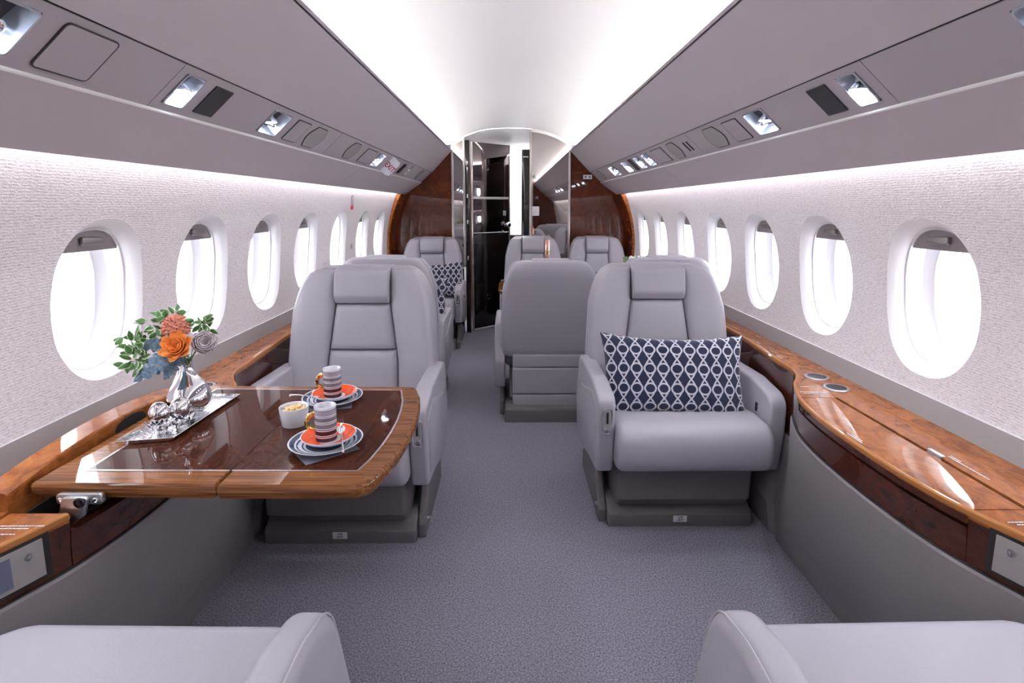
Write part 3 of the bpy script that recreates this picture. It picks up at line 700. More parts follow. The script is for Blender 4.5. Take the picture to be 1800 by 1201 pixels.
def make_seat(hand, label):
    """hand = +1: aisle arm on local +x"""
    t = thing('cabin_seat', label, 'seat')
    L = 'leather'
    # base plinth with sloped front, pedestal
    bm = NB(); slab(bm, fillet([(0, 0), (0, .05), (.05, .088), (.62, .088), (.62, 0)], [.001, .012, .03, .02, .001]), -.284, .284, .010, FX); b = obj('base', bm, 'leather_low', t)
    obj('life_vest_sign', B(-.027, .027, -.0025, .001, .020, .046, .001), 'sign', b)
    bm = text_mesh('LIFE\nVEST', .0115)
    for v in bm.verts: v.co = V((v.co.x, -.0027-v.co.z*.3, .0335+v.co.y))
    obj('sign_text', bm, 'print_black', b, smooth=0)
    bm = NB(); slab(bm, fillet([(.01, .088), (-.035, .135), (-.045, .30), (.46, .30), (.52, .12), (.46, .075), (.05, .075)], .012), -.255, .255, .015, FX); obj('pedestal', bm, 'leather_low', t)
    # seat cushion with rolled front edge and gathers
    sec = fillet([(-.158, .285), (-.152, .468), (.02, .470), (.40, .430), (.42, .29)], [.082, .090, .05, .03, .02], 9)
    bm = NB(); slab(bm, sec, -.283, .283, .030, FX, 6)
    bmesh.ops.subdivide_edges(bm, edges=[e for e in bm.edges if abs(e.verts[0].co.x-e.verts[1].co.x) > .3], cuts=46, use_grid_fill=False)
    for v in bm.verts:
        x, y, z = v.co
        if z > .40 and y > -.02:
            f = min(1, (y+.02)/.12); v.co.z += f*(-.012+.006*sin(x*75+y*9)*max(0, 1-abs(x)/.30))
        if y < .02 and z > .3: v.co.z += .004*(1-(x/.28)**2); v.co.y -= .008*(1-(x/.28)**2)
        ax = abs(x)
        if ax > .235 and y < .0: v.co.y += .0022*sin(z*210+ax*60)*(ax-.235)/.05; 
    obj('seat_cushion', bm, L, t, smooth=50)
    # backrest shell
    bm = NB(); rings = []
    zz = [.385, .40, .45, .52, .6, .7, .8, .87, .92, .955, .970, .979]
    for k, z in enumerate(zz):
        w = wb(z)*(.97 if k == 0 else 1); y0 = ybk(z)+.035; y1 = .545+(z-.4)*.17-(.02 if k == 0 else 0)-max(0, z-.93)*.45; cy = (y0+y1)/2; hy = (y1-y0)/2
        rings.append([(p[0], cy+p[1], z) for p in se(w, hy, 4.5, 56)])
    r = rings[-1]; cx_ = sum(p[1] for p in r)/len(r)
    rings.append([(p[0]*.94, cx_+(p[1]-cx_)*.75, .984) for p in r]); rings.append([(p[0]*.5, cx_+(p[1]-cx_)*.3, .986) for p in r])
    loft(bm, rings); sh = obj('backrest_shell', bm, L, t, smooth=60)
    # bolsters, centre panels, headrest
    for sg in (-1, 1):
        bm = NB()
        def yf(x, z): return ybk(z)+.012-.030*max(0, (abs(x)-.13)/.17)**1.0*min(1, (1.02-z)/.3)+.0
        outer = lambda z: wb(min(z, .973))*1.004
        if sg > 0: pad(bm, lambda z: xs(z)+.002, outer, .40, .974, yf, .040, .075, 16, 22, 4.5)
        else: pad(bm, lambda z: -outer(z), lambda z: -xs(z)-.002, .40, .974, yf, .040, .075, 16, 22, 4.5)
        obj('side_bolster', bm, L, t, smooth=60)
    bm = NB(); pad(bm, lambda z: -xs(z), lambda z: xs(z), .637, .832, lambda x, z: ybk(z)+.010, .030, .05, 12, 12, 10); obj('back_panel', bm, L, t, smooth=60)
    bm = NB(); pad(bm, lambda z: -xs(z), lambda z: xs(z), .40, .634, lambda x, z: ybk(z)+.010, .030, .05, 12, 12, 10); obj('back_panel', bm, L, t, smooth=60)
    bm = NB(); sec = fillet([(ybk(.835)-.020, .836), (ybk(.85)-.042, .87), (ybk(.95)-.038, .975), (ybk(.98)+.02, .993), (ybk(.98)+.115, .991), (ybk(.98)+.120, .96), (ybk(.86)+.04, .836)], [.02, .03, .035, .02, .02, .01, .01], 6)
    slab(bm, sec, -.1165, .1165, .008, FX, 4); obj('headrest', bm, L, t, smooth=50)
    # rear lower body with pocket panels
    for z0, z1, yy in ((.325, .405, .558), (.155, .322, .562), (.060, .152, .560)):
        bm = NB(); slab(bm, fillet([(.40, z0), (yy, z0), (yy, z1), (.40, z1)], [.001, .014, .010, .001]), -.236, .236, .012, FX); obj('rear_panel', bm, L, t)
    bm = NB(); tube(bm, [(-.175*hand+.012*cos(a), .50+.0, .992+.012*sin(a)) for a in [pi*k/8 for k in range(9)]], .0016, 6); obj('hook', bm, 'steel', sh)
    # armrests
    for sg in (-1, 1):
        aisle = sg == hand
        sec = fillet([(-.085, .560), (-.082, .42), (-.060, .262), (.12, .235), (.36, .175), (.50, .17), (.54, .36), (.46, .575), (.10, .585)], [.045, .1, .02, .05, .06, .05, .1, .05, .1], 6)
        yo = -.085 if hand < 0 else .035
        if not aisle: sec = fillet([(yo, .560), (yo+.003, .42), (yo+.025, .262), (.40, .262), (.46, .575), (.10, .585)], [.07, .1, .02, .05, .05, .1], 6)
        bm = NB(); x0, x1 = (.283, .347)
        a, c = (x0, x1) if sg > 0 else (-x1, -x0)
        slab(bm, sec, a, c, .013, FX, 4); ar = obj('armrest', bm, L, t, smooth=50)
        if aisle:
            ps = fillet([(-.040, .515), (-.035, .30), (.10, .262), (.33, .225), (.40, .30), (.40, .46), (.30, .47), (.06, .535)], [.03, .03, .05, .05, .05, .05, .05, .05], 5)
            xo = sg*.347
            bm = NB(); slab(bm, ps, xo-.004, xo+.006, .003, FX, 2); sp_ = obj('side_panel', bm, L, ar)
            bm = NB(); o = inset(ps, -.004); tube(bm, [(xo+sg*.001, p[0], p[1]) for p in o]+[(xo+sg*.001, *o[0])], .0022, 6); obj('piping', bm, 'stitch', sp_)
            # recline control plate on the arm front
            ct = V((sg*.314, -.0895, .470)); 
            def FA(z): return ct+V((0, .003 if True else 0, z))
            ov = fillet([(-.018, -.052), (.018, -.052), (.018, .052), (-.018, .052)], .0175, 6)
            bm = NB(); slab(bm, ov, 0, .004, .002, lambda p, a: (ct.x+p[0], ct.y+.0025-a+(ct.z-.47+p[1]<0)*(-p[1])*.02, ct.z+p[1]), 2); cp = obj('control_plate', bm, 'chrome', ar)
            bm = NB(); slab(bm, inset(ov, .005), 0, .0008, .0002, lambda p, a: (ct.x+p[0], ct.y-.0018-a, ct.z+p[1]), 1); obj('control_recess', bm, 'bezel', cp)
            obj('control_slot', B(ct.x-.004, ct.x+.004, ct.y-.0042, ct.y-.002, ct.z-.005, ct.z+.038, .001), 'black', cp)
            bm = NB(); lathe(bm, [(.0001, .005), (.008, .004), (.012, .006), (.0135, .0)], n=24)
            for v in bm.verts: v.co = V((ct.x+v.co.x, ct.y-.002-v.co.z, ct.z-.030+v.co.y))
            obj('control_button', bm, 'chrome', cp)
        else:
            ov = fillet([(-.012, -.020), (.012, -.020), (.012, .020), (-.012, .020)], .006, 4)
            bm = NB(); slab(bm, ov, 0, .003, .001, lambda p, a: (sg*(.283-a), .02+p[0], .485+p[1]), 2); lp = obj('latch_plate', bm, 'chrome', ar)
            bm = NB(); slab(bm, inset(ov, .004), 0, .001, .0003, lambda p, a: (sg*(.2799-a), .02+p[0], .485+p[1]), 1); obj('latch_well', bm, 'hole', lp)
    # seat slide cover with its release knob on the aisle side
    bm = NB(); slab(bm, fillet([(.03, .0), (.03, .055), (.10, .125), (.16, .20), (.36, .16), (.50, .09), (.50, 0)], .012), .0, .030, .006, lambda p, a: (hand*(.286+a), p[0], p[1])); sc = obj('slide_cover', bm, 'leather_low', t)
    bm = NB(); lathe(bm, [(.0001, .016), (.008, .014), (.006, .006), (.010, 0)], n=16)
    for v in bm.verts: v.co = V((hand*(.314+v.co.z), .075+v.co.x, .055+v.co.y))
    obj('release_knob', bm, 'steel', sc)
    return t
sl = make_seat(1, 'grey leather seat behind the dining table with cups, facing the camera'); sl.location = (-.655, 1.835, 0)
sr = make_seat(-1, 'grey leather seat on the right holding the large patterned pillow'); sr.location = (.650, 1.935, 0)
dup(sl, (-.745, 4.56, 0), 0, 'grey leather seat at far left by the bulkhead, with a patterned pillow', (.91, 1, .975))
dup(sr, (.205, 4.56, 0), 0, 'grey leather seat beside the doorway, behind the pink bottle, facing the camera')
dup(sr, (.810, 4.56, 0), 0, 'far right grey leather seat against the walnut bulkhead, facing the camera')
dup(sl, (.220, 3.58, 0), pi, 'grey leather seat in the middle seen from behind, by the aisle', (.94, 1, .958))
dup(sl, (.878, 3.54, 0), pi, 'grey leather seat seen from behind above the right pillow seat, by the window', (.91, 1, .980))
dup(sr, (-.742, 3.62, 0), pi, 'grey leather seat seen from behind above the left table seat', (.94, 1, .975))
# foreground seats whose backrests are folded down flat
def fore_seat(cx, hand, label):
    t = thing('cabin_seat', label, 'seat', (cx, 0, 0))
    bm = NB(); zz = [(0, 1, 0), ]
    # folded backrest: a wide rounded slab, outline in plan
    out = [(-.287*hand*0-.268, .10), (.268, .10), (.268, .765), (-.268, .765)]
    if hand > 0: pl = fillet([(-.300, .05), (.262, .05), (.262, .775), (-.095-.03, .790), (-.300+.02, .60)], [.03, .01, .012, .10, .20], 10)
    else: pl = fillet([(-.262, .05), (.300, .05), (.300-.02, .60), (.125, .790), (-.262, .775)], [.01, .03, .20, .10, .012], 10)
    if hand > 0: pl = fillet([(-.285, .05), (.285, .05), (.285, .795), (-.165, .795), (-.285, .70)], [.04, .04, .045, .07, .10], 10)
    else: pl = fillet([(-.285, .05), (.285, .05), (.285, .70), (.165, .795), (-.285, .795)], [.04, .04, .10, .07, .045], 10)
    slab(bm, pl, .46, .585, .035, FZ, 7)
    for v in bm.verts:
        if v.co.z > .55: v.co.z += .012*(1-min(1, (v.co.x/.28)**2))-.012*max(0, (v.co.y-.55)/.24)**2
    obj('folded_backrest', bm, 'leather', t, smooth=50)
    for sg in (-1, 1):
        sec = fillet([(.10, .10), (.10, .625), (.68, .628), (.800, .598), (.835, .34), (.76, .12)], [.02, .06, .14, .075, .08, .05], 8)
        if sg != hand: sec = fillet([(.10, .10), (.10, .53), (.62, .52), (.70, .44), (.70, .16)], .05, 6)
        bm = NB(); a, c = (.262, .333) if sg == hand else (.270, .347); a, c = (a, c) if sg > 0 else (-c, -a); slab(bm, sec, a, c, .024, FX, 6)
        def flare(bm):
            for v in bm.verts:
                if sg == hand: v.co.x += sg*.10*max(0, .60-v.co.z)*min(1, max(0, abs(v.co.x)-.262)/.05)
        bmesh.ops.bisect_plane(bm, geom=bm.verts[:]+bm.edges[:]+bm.faces[:], plane_co=(0, 0, .60), plane_no=(0, 0, 1)); flare(bm); ar = obj('armrest', bm, 'leather', t, smooth=50)
        if sg == hand:
            ps = fillet([(.14, .14), (.14, .53), (.60, .535), (.725, .49), (.76, .22), (.70, .14)], .03, 5); xo = sg*.333
            bm = NB(); slab(bm, ps, xo-.004, xo+.004, .002, FX, 2); flare(bm); sp_ = obj('side_panel', bm, 'leather', ar)
            bm = NB(); o = inset(ps, -.004); tube(bm, [(xo+sg*.001, p[0], p[1]) for p in o]+[(xo+sg*.001, *o[0])], .0035, 6); flare(bm); obj('piping', bm, 'stitch', sp_)
            bm = NB(); o = inset(sec, .001); tube(bm, [(sg*.3235, p[0], p[1]) for p in o[10:38]], .0018, 6); flare(bm); obj('edge_piping', bm, 'stitch', ar)
    bm = NB(); slab(bm, fillet([(.12, .28), (.12, .46), (.72, .46), (.76, .40), (.74, .30)], .03), -.262, .262, .02, FX); obj('seat_cushion', bm, 'leather', t, smooth=50)
    bm = NB(); slab(bm, fillet([(.15, .0), (.15, .28), (.64, .28), (.68, .0)], .01), -.25, .25, .01, FX); obj('base', bm, 'leather_low', t)
    return t
fore_seat(-.645, 1, 'foreground grey leather seat with folded backrest, bottom left'); fore_seat(.645, -1, 'foreground grey leather seat with folded backrest, bottom right')

# ------------------------------------------------------------------ pillows
def make_pillow(label):
    bm = NB(); W, H = .575, .335; nx, ny = 36, 24; uvl = bm.loops.layers.uv.new('uv'); sides = []
    for sg in (1, -1):
        g = []
        for j in range(ny+1):
            v = -1+2*j/ny; row = []
            for i in range(nx+1):
                u = -1+2*i/nx
                px = u*W/2*(1-.075*(1-u*u*0)*(1-v*v)*abs(u)**3); pz = v*H/2*(1-.15*(1-u*u)*abs(v)**3)
                th_ = .066*((1-u**4)*(1-v**4))**.5*(1-.15*u*u)
                wr = .0035*sin(u*9+v*4)*(1-u*u)*(1-v*v)
                row.append(bm.verts.new((px, -sg*(th_+wr*(sg > 0)), pz+H/2)))
            g.append(row)
        for j in range(ny):
            for i in range(nx):
                f = bm.faces.new((g[j][i], g[j][i+1], g[j+1][i+1], g[j+1][i]))
                for l, (a, b) in zip(f.loops, ((i, j), (i+1, j), (i+1, j+1), (i, j+1))): l[uvl].uv = (a/nx, b/ny)
        sides.append(g)
    t = obj('pillow', bm, 'pillow', smooth=60); return tag(t, label, 'pillow', 'patterned pillows on the seats')
p = make_pillow('navy and white patterned pillow on the right front seat'); p.location = (.625, 1.985, .425); p.rotation_euler = (R(-20), R(1), R(-2))
for loc, rot, lab in (((-.70, 4.66, .43), (R(-18), R(-4), R(0)), 'navy and white patterned pillow on the far left seat by the bulkhead'), ((-.70, 3.34, .47), (R(12), 0, pi), 'sliver of navy patterned pillow glimpsed beside the left table seat')):
    q = p.copy(); C.objects.link(q); q.location = loc; q.rotation_euler = rot; q['label'] = lab
p.scale = (1, 1, 1)

# ------------------------------------------------------------------ dining table deployed from the left console
TZ = .71
t = thing('dining_table', 'folding glossy walnut dining table with pale inlay line, set with cups', 'table', (0, 0, 0))
outl = [(-.965, .985), (-.30, .972), (-.263, 1.075), (-.263, 1.25), (-.292, 1.49), (-.300, 1.553), (-.955, 1.568), (-.965, 1.50)]
def bow(y): u = (y-1.26)/.29; return -.258-.040*u*u
def table_poly(x0, x1, r):
    pts = [(x0, .986), (x1, .972)] if x1 < -.4 else [(x0, .975)]
    return pts
XF = -.598
def leafpoly(k):
    if k == 0: return [(-.968, .985), (XF-.0012, .978), (XF-.0012, 1.556), (-.968, 1.566)], [.004, 0, 0, .004]
    pts = [(XF+.0012, .977), (-.298, .972)]+[(bow(y), y) for y in (1.06, 1.13, 1.2, 1.27, 1.34, 1.41, 1.47)]+[(-.303, 1.550), (XF+.0012, 1.556)]
    return pts, [0, .055]+[.03]*7+[.035, 0]
for k in (0, 1):
    pts, rr = leafpoly(k); pl = fillet(pts, rr, 6)
    bm = NB(); loft(bm, [[(*p, z) for p in q] for q, z in ((inset(pl, .016), TZ-.032), (inset(pl, .006), TZ-.030), (inset(pl, .001), TZ-.020), (pl, TZ-.012), (inset(pl, .0015), TZ-.004), (inset(pl, .005), TZ))])
    leaf = obj('table_leaf', bm, 'grain', t, smooth=40)
    # burl field and inlay line lie on the leaf
    if k == 0: f = [(-.895, 1.040), (XF-.001, 1.037), (XF-.001, 1.522), (-.895, 1.530)]; rf = .001
    else: f = [(XF+.001, 1.037), (-.338, 1.034)]+[(bow(y)-.052, y) for y in (1.08, 1.15, 1.22, 1.29, 1.36, 1.43)]+[(-.345, 1.516), (XF+.001, 1.522)]; rf = .001
    f = fillet(f, rf, 2)
    bm = NB(); slab(bm, f, TZ-.001, TZ+.0006, .0002, FZ, 1); obj('burl_field', bm, 'burl_table', leaf)
    bm = NB(); o = inset(f, -.0045)
    # strip between f and o, skipping the fold edge
    vi = [bm.verts.new((*q, TZ+.0007)) for q in f]; vo = [bm.verts.new((*q, TZ+.0007)) for q in o]; n = len(f)
    for i in range(n):
        j = (i+1) % n
        if abs(f[i][0]-XF) < .004 and abs(f[j][0]-XF) < .004: continue
        try: bm.faces.new((vi[i], vi[j], vo[j], vo[i]))
        except ValueError: pass
    for v in bm.verts: v.co.x = min(v.co.x, XF-.0012) if k == 0 else max(v.co.x, XF+.0012)
    obj('inlay', bm, 'inlay', leaf, smooth=0)
# cross-grain end border at the aisle end
pts, rr = leafpoly(1)
ed = [(-.338+.0045, 1.034-.004), (-.300, .984)]+[(bow(y)-.008, y) for y in (1.06, 1.13, 1.2, 1.27, 1.34, 1.41, 1.47)]+[(-.312, 1.542), (-.345+.004, 1.516+.004)]+[(bow(y)-.047, y) for y in (1.43, 1.36, 1.29, 1.22, 1.15, 1.08)]
bm = NB(); vs = [bm.verts.new((*q, TZ+.0004)) for q in ed]; n = len(vs)
L1 = ed[1:10]; L2 = [ed[0]]+list(reversed(ed[11:]))+[ed[10]]
bm.free(); bm = NB(); m_ = 24
def samp(L, k): 
    t_ = k/m_*(len(L)-1); i = min(int(t_), len(L)-2); return V(L[i]).lerp(V(L[i+1]), t_-i)
loft(bm, [[(*samp(L1, k), TZ+.0004), (*samp(L2, k), TZ+.0004), (*samp(L2, k), TZ-.002), (*samp(L1, k), TZ-.002)] for k in range(m_+1)]); obj('end_border', bm, 'grain_side', t)
# hinge bracket below the near edge
bm = NB(); slab(bm, fillet([(-.905, .675), (-.815, .675), (-.815, .697), (-.905, .697)], .009), .968, .980, .002, FY, 2); br = obj('hinge_bracket', bm, 'steel', t)
bm = NB(); slab(bm, fillet([(-.885, .694), (-.835, .694), (-.848, .655), (-.885, .630), (-.912, .595), (-.930, .598), (-.905, .640), (-.892, .668)], .006), .958, .967, .001, FY, 2); obj('support_arm', bm, 'steel', t)
for x, z, r_ in ((-.850, .686, .010), (-.893, .686, .005), (-.826, .686, .005)):
    bm = NB(); lathe(bm, [(.0001, .003), (r_*.5, .003), (r_*.55, .001), (r_*.8, .001), (r_*.85, .004), (r_, .003), (r_, 0)], n=20)
    for v in bm.verts: v.co = V((x+v.co.x, (.957 if r_ > .006 else .967)-v.co.z, z+v.co.y))
    obj('screw', bm, 'black' if r_ > .006 else 'chrome', br)

T0 = TZ+.0006
# ------------------------------------------------------------------ table setting
def cup_set(cx, cy, rot, ha, which, nr):
    o = obj('napkin', B(-.06, .06, -.06, .06, 0, .0015, .0004), 'slate'); o.location = (cx-.003, cy-.012, T0); o.rotation_euler = (0, 0, nr); tag(o, 'dark slate napkin under the %s cup and plates' % which, 'napkin', 'napkins on the table')
    z = T0+.0016
    bm = NB(); prof = [(.0001, 0), (.040, 0), (.042, .001), (.070, .007), (.0805, .0125), (.0815, .0142), (.0805, .0148), (.078, .0138), (.068, .0095), (.064, .0082), (.060, .0068), (.052, .0048), (.049, .0044), (.044, .0038), (.0001, .0034)]
    mi = [0, 0, 0, 0, 0, 0, 0, 0, 1, 0, 1, 1, 0, 1]; mi = [0, 0, 0, 0, 0, 0, 0, 1, 0, 1, 0, 1, 0, 1]
    lathe(bm, prof, n=64, mis=mi); pl = obj('plate', bm, ['porcelain', 'navy_gl'], smooth=50); pl.location = (cx, cy, z); tag(pl, 'navy and white ringed plate under the %s saucer' % which, 'plate', 'ringed plates on the table')
    z += .0044
    bm = NB(); prof = [(.0001, 0), (.034, 0), (.036, .001), (.056, .011), (.0605, .0168), (.0612, .0182), (.0602, .0186), (.0590, .0180), (.050, .0115), (.040, .0075), (.0275, .0055), (.0270, .0055), (.0001, .0050)]
    lathe(bm, prof, n=64, mis=[0]*7+[1, 1, 1, 0, 0]); sa = obj('saucer', bm, ['porcelain', 'orange'], smooth=50); sa.location = (cx+.003, cy+.010, z); tag(sa, 'orange saucer under the %s striped cup' % which, 'saucer', 'orange saucers on the table')
    z += .0052
    t = thing('espresso_cup', '%s striped espresso cup with a gold handle on an orange saucer' % which, 'cup', (cx-.003, cy+.012, z), 0, 'espresso cups on the table')
    hh = .080; rr = .0245; bands = [('plum_gl', 0, .010), ('porcelain', .010, .012), ('plum_gl', .012, .014), ('porcelain', .014, .016), ('plum_gl', .016, .026), ('porcelain', .026, .028), ('plum_gl', .028, .030), ('porcelain', .030, .032), ('grey_gl', .032, .042), ('porcelain', .042, .044), ('grey_gl', .044, .046), ('porcelain', .046, .048), ('grey_gl', .048, .057), ('porcelain', .057, .0585), ('grey_gl', .0585, .060), ('porcelain', .060, .062), ('lilac_gl', .062, .074), ('navy_gl', .074, .0748), ('porcelain', .0748, .080)]
    names = ['porcelain', 'plum_gl', 'grey_gl', 'lilac_gl', 'navy_gl']
    prof = [(.0001, 0), (rr-.001, 0)]; mis = [0]
    for nme, a, b in bands: prof += [(rr, b)] if prof[-1][1] != 0 else [(rr, b)]; mis.append(names.index(nme))
    prof += [(rr-.0012, hh+.0006), (rr-.0024, hh-.0005), (rr-.0026, .006), (.0001, .004)]; mis += [0]*4
    bm = NB(); lathe(bm, prof, n=48, mis=mis); obj('cup_body', bm, names, t, smooth=50)
    bm = NB(); a0 = ha
    for k in range(1):
        pts = []
        for q in range(15):
            b = -pi/2*1.1+pi*1.1*q/14; pts.append(((rr-.002+.018*cos(b))*cos(a0), (rr-.002+.018*cos(b))*sin(a0), .046+.018*sin(b)))
        tube(bm, pts, .0056, 10)
    obj('handle', bm, 'gold', t)
    return z
def spoon(cx, cy, z, rz, tilt, lab):
    t = thing('spoon', lab, 'spoon', (cx, cy, z), rz, 'coffee spoons'); 
    bm = NB(); rings = []
    for k in range(13):
        u = k/12; w = .010*sqrt(max(0.0001, 1-(2*u-1)**2)); rings.append([(x*w, .032*u-.032, .004*(x*x)*sqrt(max(0, 1-(2*u-1)**2))-.0015*0+dz) for x, dz in ((-1, 0), (-.5, -.001), (0, -.0014), (.5, -.001), (1, 0), (.5, .0002), (0, 0), (-.5, .0002))])
    loft(bm, rings); tube(bm, [(0, -.001, .001), (0, .02, .004), (0, .05, .005), (0, .075, .003)], lambda u: .0016+.0016*u*u, 8)
    M_ = MX.Rotation(tilt, 4, 'X')
    for v in bm.verts: v.co = M_ @ v.co
    obj('spoon_body', bm, 'chrome', t, smooth=60); return t
za = cup_set(-.440, 1.150, 0, R(205), 'nearer', R(40)); zb = cup_set(-.517, 1.432, 0, R(200), 'farther', R(12))
spoon(-.404, 1.148, za+.0165, R(200), R(-12), 'silver spoon on the nearer orange saucer'); spoon(-.560, 1.395, zb+.012, R(150), R(20), 'silver spoon leaning on the farther orange saucer')
# ramekin with nuts
t = obj('ramekin', NB(), 'porcelain'); bpy.data.objects.remove(t)
bm = NB(); lathe(bm, [(.0001, 0), (.0295, 0), (.031, .002), (.0352, .044), (.0348, .0465), (.0335, .0465), (.0325, .045), (.0285, .006), (.0001, .004)], n=56)
o = obj('ramekin', bm, 'porcelain', loc=(-.560, 1.272, T0), smooth=50); tag(o, 'white porcelain ramekin of nuts on the table', 'ramekin')
for k in range(15):
    a = k*2.4; r_ = (.0 if k == 0 else .009 if k < 5 else .0185); bm = NB(); rg = []
    for j in range(9):
        u = j/8*pi; rg.append([(.0062*sin(u)*cos(q*pi/5)+1e-5, .0105*-cos(u), .0052*sin(u)*sin(q*pi/5)+.003*cos(2*u)) for q in range(10)])
    loft(bm, rg)
    o = obj('nut', bm, 'nut', loc=(-.560+r_*cos(a), 1.272+r_*sin(a), T0+.0385+(.004 if k < 5 else 0)+random.uniform(-.001, .002)), smooth=80); o.rotation_euler = (random.uniform(-.5, .5), random.uniform(-.4, .4), random.uniform(0, 6))
    tag(o, 'pale roasted nut heaped in the white ramekin', 'nut', 'nuts in the ramekin')
# silver tray
ty = [(-.920, 1.150), (-.800, 1.172), (-.790, 1.462), (-.870, 1.462)]
bm = NB(); loft(bm, [[(*p, z) for p in q] for q, z in ((inset(ty, .012), T0), (inset(ty, .006), T0+.002), (ty, T0+.0095), (inset(ty, .0015), T0+.0105), (inset(ty, .010), T0+.0045), (inset(ty, .014), T0+.0035))])
o = obj('tray', bm, 'tray', smooth=20); tag(o, 'hammered silver tray with angled ends under the vase', 'tray')
TR = T0+.0036
# vase
VX, VY = -.853, 1.330
t = thing('vase', 'silver twin vase with two round bulbs holding the bouquet', 'vase', (VX, VY, TR))
vp = [(.0001, 0), (.022, 0), (.026, .003), (.044, .020), (.0505, .040), (.0495, .056), (.041, .078), (.027, .098), (.018, .114), (.0145, .130), (.0155, .146), (.018, .154), (.016, .1545), (.0135, .146), (.013, .125), (.0001, .10)]
vp = sprof(vp, 5); bm = NB(); lathe(bm, vp, n=64); obj('bulb', bm, 'chrome', t, smooth=60)
bm = NB(); lathe(bm, [(r*.82, z*.96) for r, z in vp], n=64)
for v in bm.verts: v.co.x += -.018-.012*max(0, v.co.z-.03)/.1; v.co.y += .030
obj('bulb', bm, 'chrome', t, smooth=60)
# egg shakers on petal holders
for k, (x, y, lab) in enumerate(((-.862, 1.222, 'silver egg on a petal stand, left of the pair'), (-.832, 1.253, 'silver egg on a petal stand, right of the pair by the vase'))):
    bm = NB(); lathe(bm, [(.0001, .012)]+[((.0195-.003*(j/12))*sin(pi*j/12), .012+.026*(1-cos(pi*j/12))) for j in range(1, 12)]+[(.0001, .064)], n=32)
    t = thing('egg_shaker', lab, 'shaker', (x, y, TR), .3*k, 'silver eggs on the tray'); t.scale = (1.28, 1.28, 1.15); obj('egg', bm, 'chrome', t, smooth=80)
    bm = NB()
    for q in range(9):
        a = q*2*pi/9; d = V((cos(a), sin(a), 0)); e = V((-sin(a), cos(a), 0)); rg = []
        for j in range(7):
            u = j/6; w = .0075*sin(pi*min(u*.9+.1, 1))+.0008; c = d*(.004+.022*u)+V((0, 0, .002+.022*u*u)); rg.append([c-e*w+V((0, 0, .002)), c, c+e*w+V((0, 0, .002)), c+V((0, 0, -.0012))])
        loft(bm, rg)
    lathe(bm, [(.0001, 0), (.012, 0), (.010, .006), (.0001, .012)], n=20); obj('petal_stand', bm, 'chrome', t, smooth=60)
# flowers
NK = V((VX, VY, TR+.150))
def stem(bm, end, r=.0018, mi=0, bow_=.01):
    a = NK+V((random.uniform(-.006, .006), random.uniform(-.006, .006), -.03)); e = V(end); m_ = a.lerp(e, .5)+V((0, 0, bow_)); tube(bm, [a.lerp(m_, i/4).lerp(m_.lerp(e, i/4), i/4) for i in range(5)], r, 6, mi)
def petal(bm, c, d, up, w, l, curl, mi=0, n=7, m=6, thick=.0006):
    """cupped petal from c growing along up, facing d"""
    d = V(d).normalized(); up = V(up).normalized(); e = d.cross(up).normalized(); gr = []
    for j in range(n+1):
        u = j/n; row = []
        for i in range(m+1):
            s_ = -1+2*i/m; ww = w*(sin(pi*(.12+.80*u)))**.6; x = s_*ww
            off = d*(curl*(u**2.2)*l + .35*l*sin(pi*u*.6)) - d*(abs(s_)**2)*ww*.55
            tip = 1-.16*abs(s_)**2.5*u
            row.append(V(c)+up*(l*u*tip)+e*x+off)
        gr.append(row)
    f = [[bm.verts.new(p) for p in r] for r in gr]; b = [[bm.verts.new(p-d*thick) for p in r] for r in gr]
    for g in (f, b):
        for a_, b_ in zip(g, g[1:]):
            for i in range(m): q = bm.faces.new((a_[i], a_[i+1], b_[i+1], b_[i])); q.material_index = mi
def rose(name, c, axis, size, m, label, opened=1.):
    t = thing(name, label, 'flower', (0, 0, 0)); ax = V(axis).normalized(); q0 = ax.orthogonal().normalized(); q1 = ax.cross(q0); bm = NB(); c = V(c)
    for ringi, (n, r, l, w, cu) in enumerate(((3, .10, .75, .30, -.10), (4, .22, .85, .42, .0), (5, .36, .90, .55, .18*opened), (6, .52, .88, .64, .50*opened), (6, .64, .78, .70, .95*opened))):
        for k in range(n):
            a = 2*pi*k/n+ringi*.7; d = q0*cos(a)+q1*sin(a)
            petal(bm, c+d*size*r*.55-ax*size*(.32-.05*(4-ringi)), d, ax+d*(.12+.10*ringi)*opened, size*w, size*l, cu*.5)
    obj('petals', bm, m, t, smooth=80); bm = NB(); stem(bm, c-ax*size*.35, .0022); obj('stem', bm, 'stem', t); return t
Z0 = T0+.19
rose('rose', (-.822, 1.250, .915), (.05, -.85, .50), .030, 'rose', 'open orange rose at the front of the bouquet')
rose('rose', (-.780, 1.285, .915), (.55, -.55, .35), .036, 'whiterose', 'white rose at the right of the bouquet', .35)
t = thing('hydrangea', 'coral pink flower cluster at the top of the bouquet', 'flower', (0, 0, 0)); bm = NB(); cc = V((-.842, 1.285, .955))
for k in range(70):
    a = k*2.39996; zf = 1-1.5*k/70; rf_ = sqrt(max(0, 1-zf*zf)); d = V((rf_*cos(a), rf_*sin(a), zf)); p0 = cc+d*.024
    for q in range(4):
        b = q*pi/2+k; e = d.orthogonal().normalized(); f = d.cross(e); dd = (e*cos(b)+f*sin(b)); petal(bm, p0, d, dd*1+d*.7, .0030, .0085, .2, n=3, m=2)
obj('petals', bm, 'pinkflower', t, smooth=80); bm = NB(); stem(bm, cc, .002); obj('stem', bm, 'stem', t)
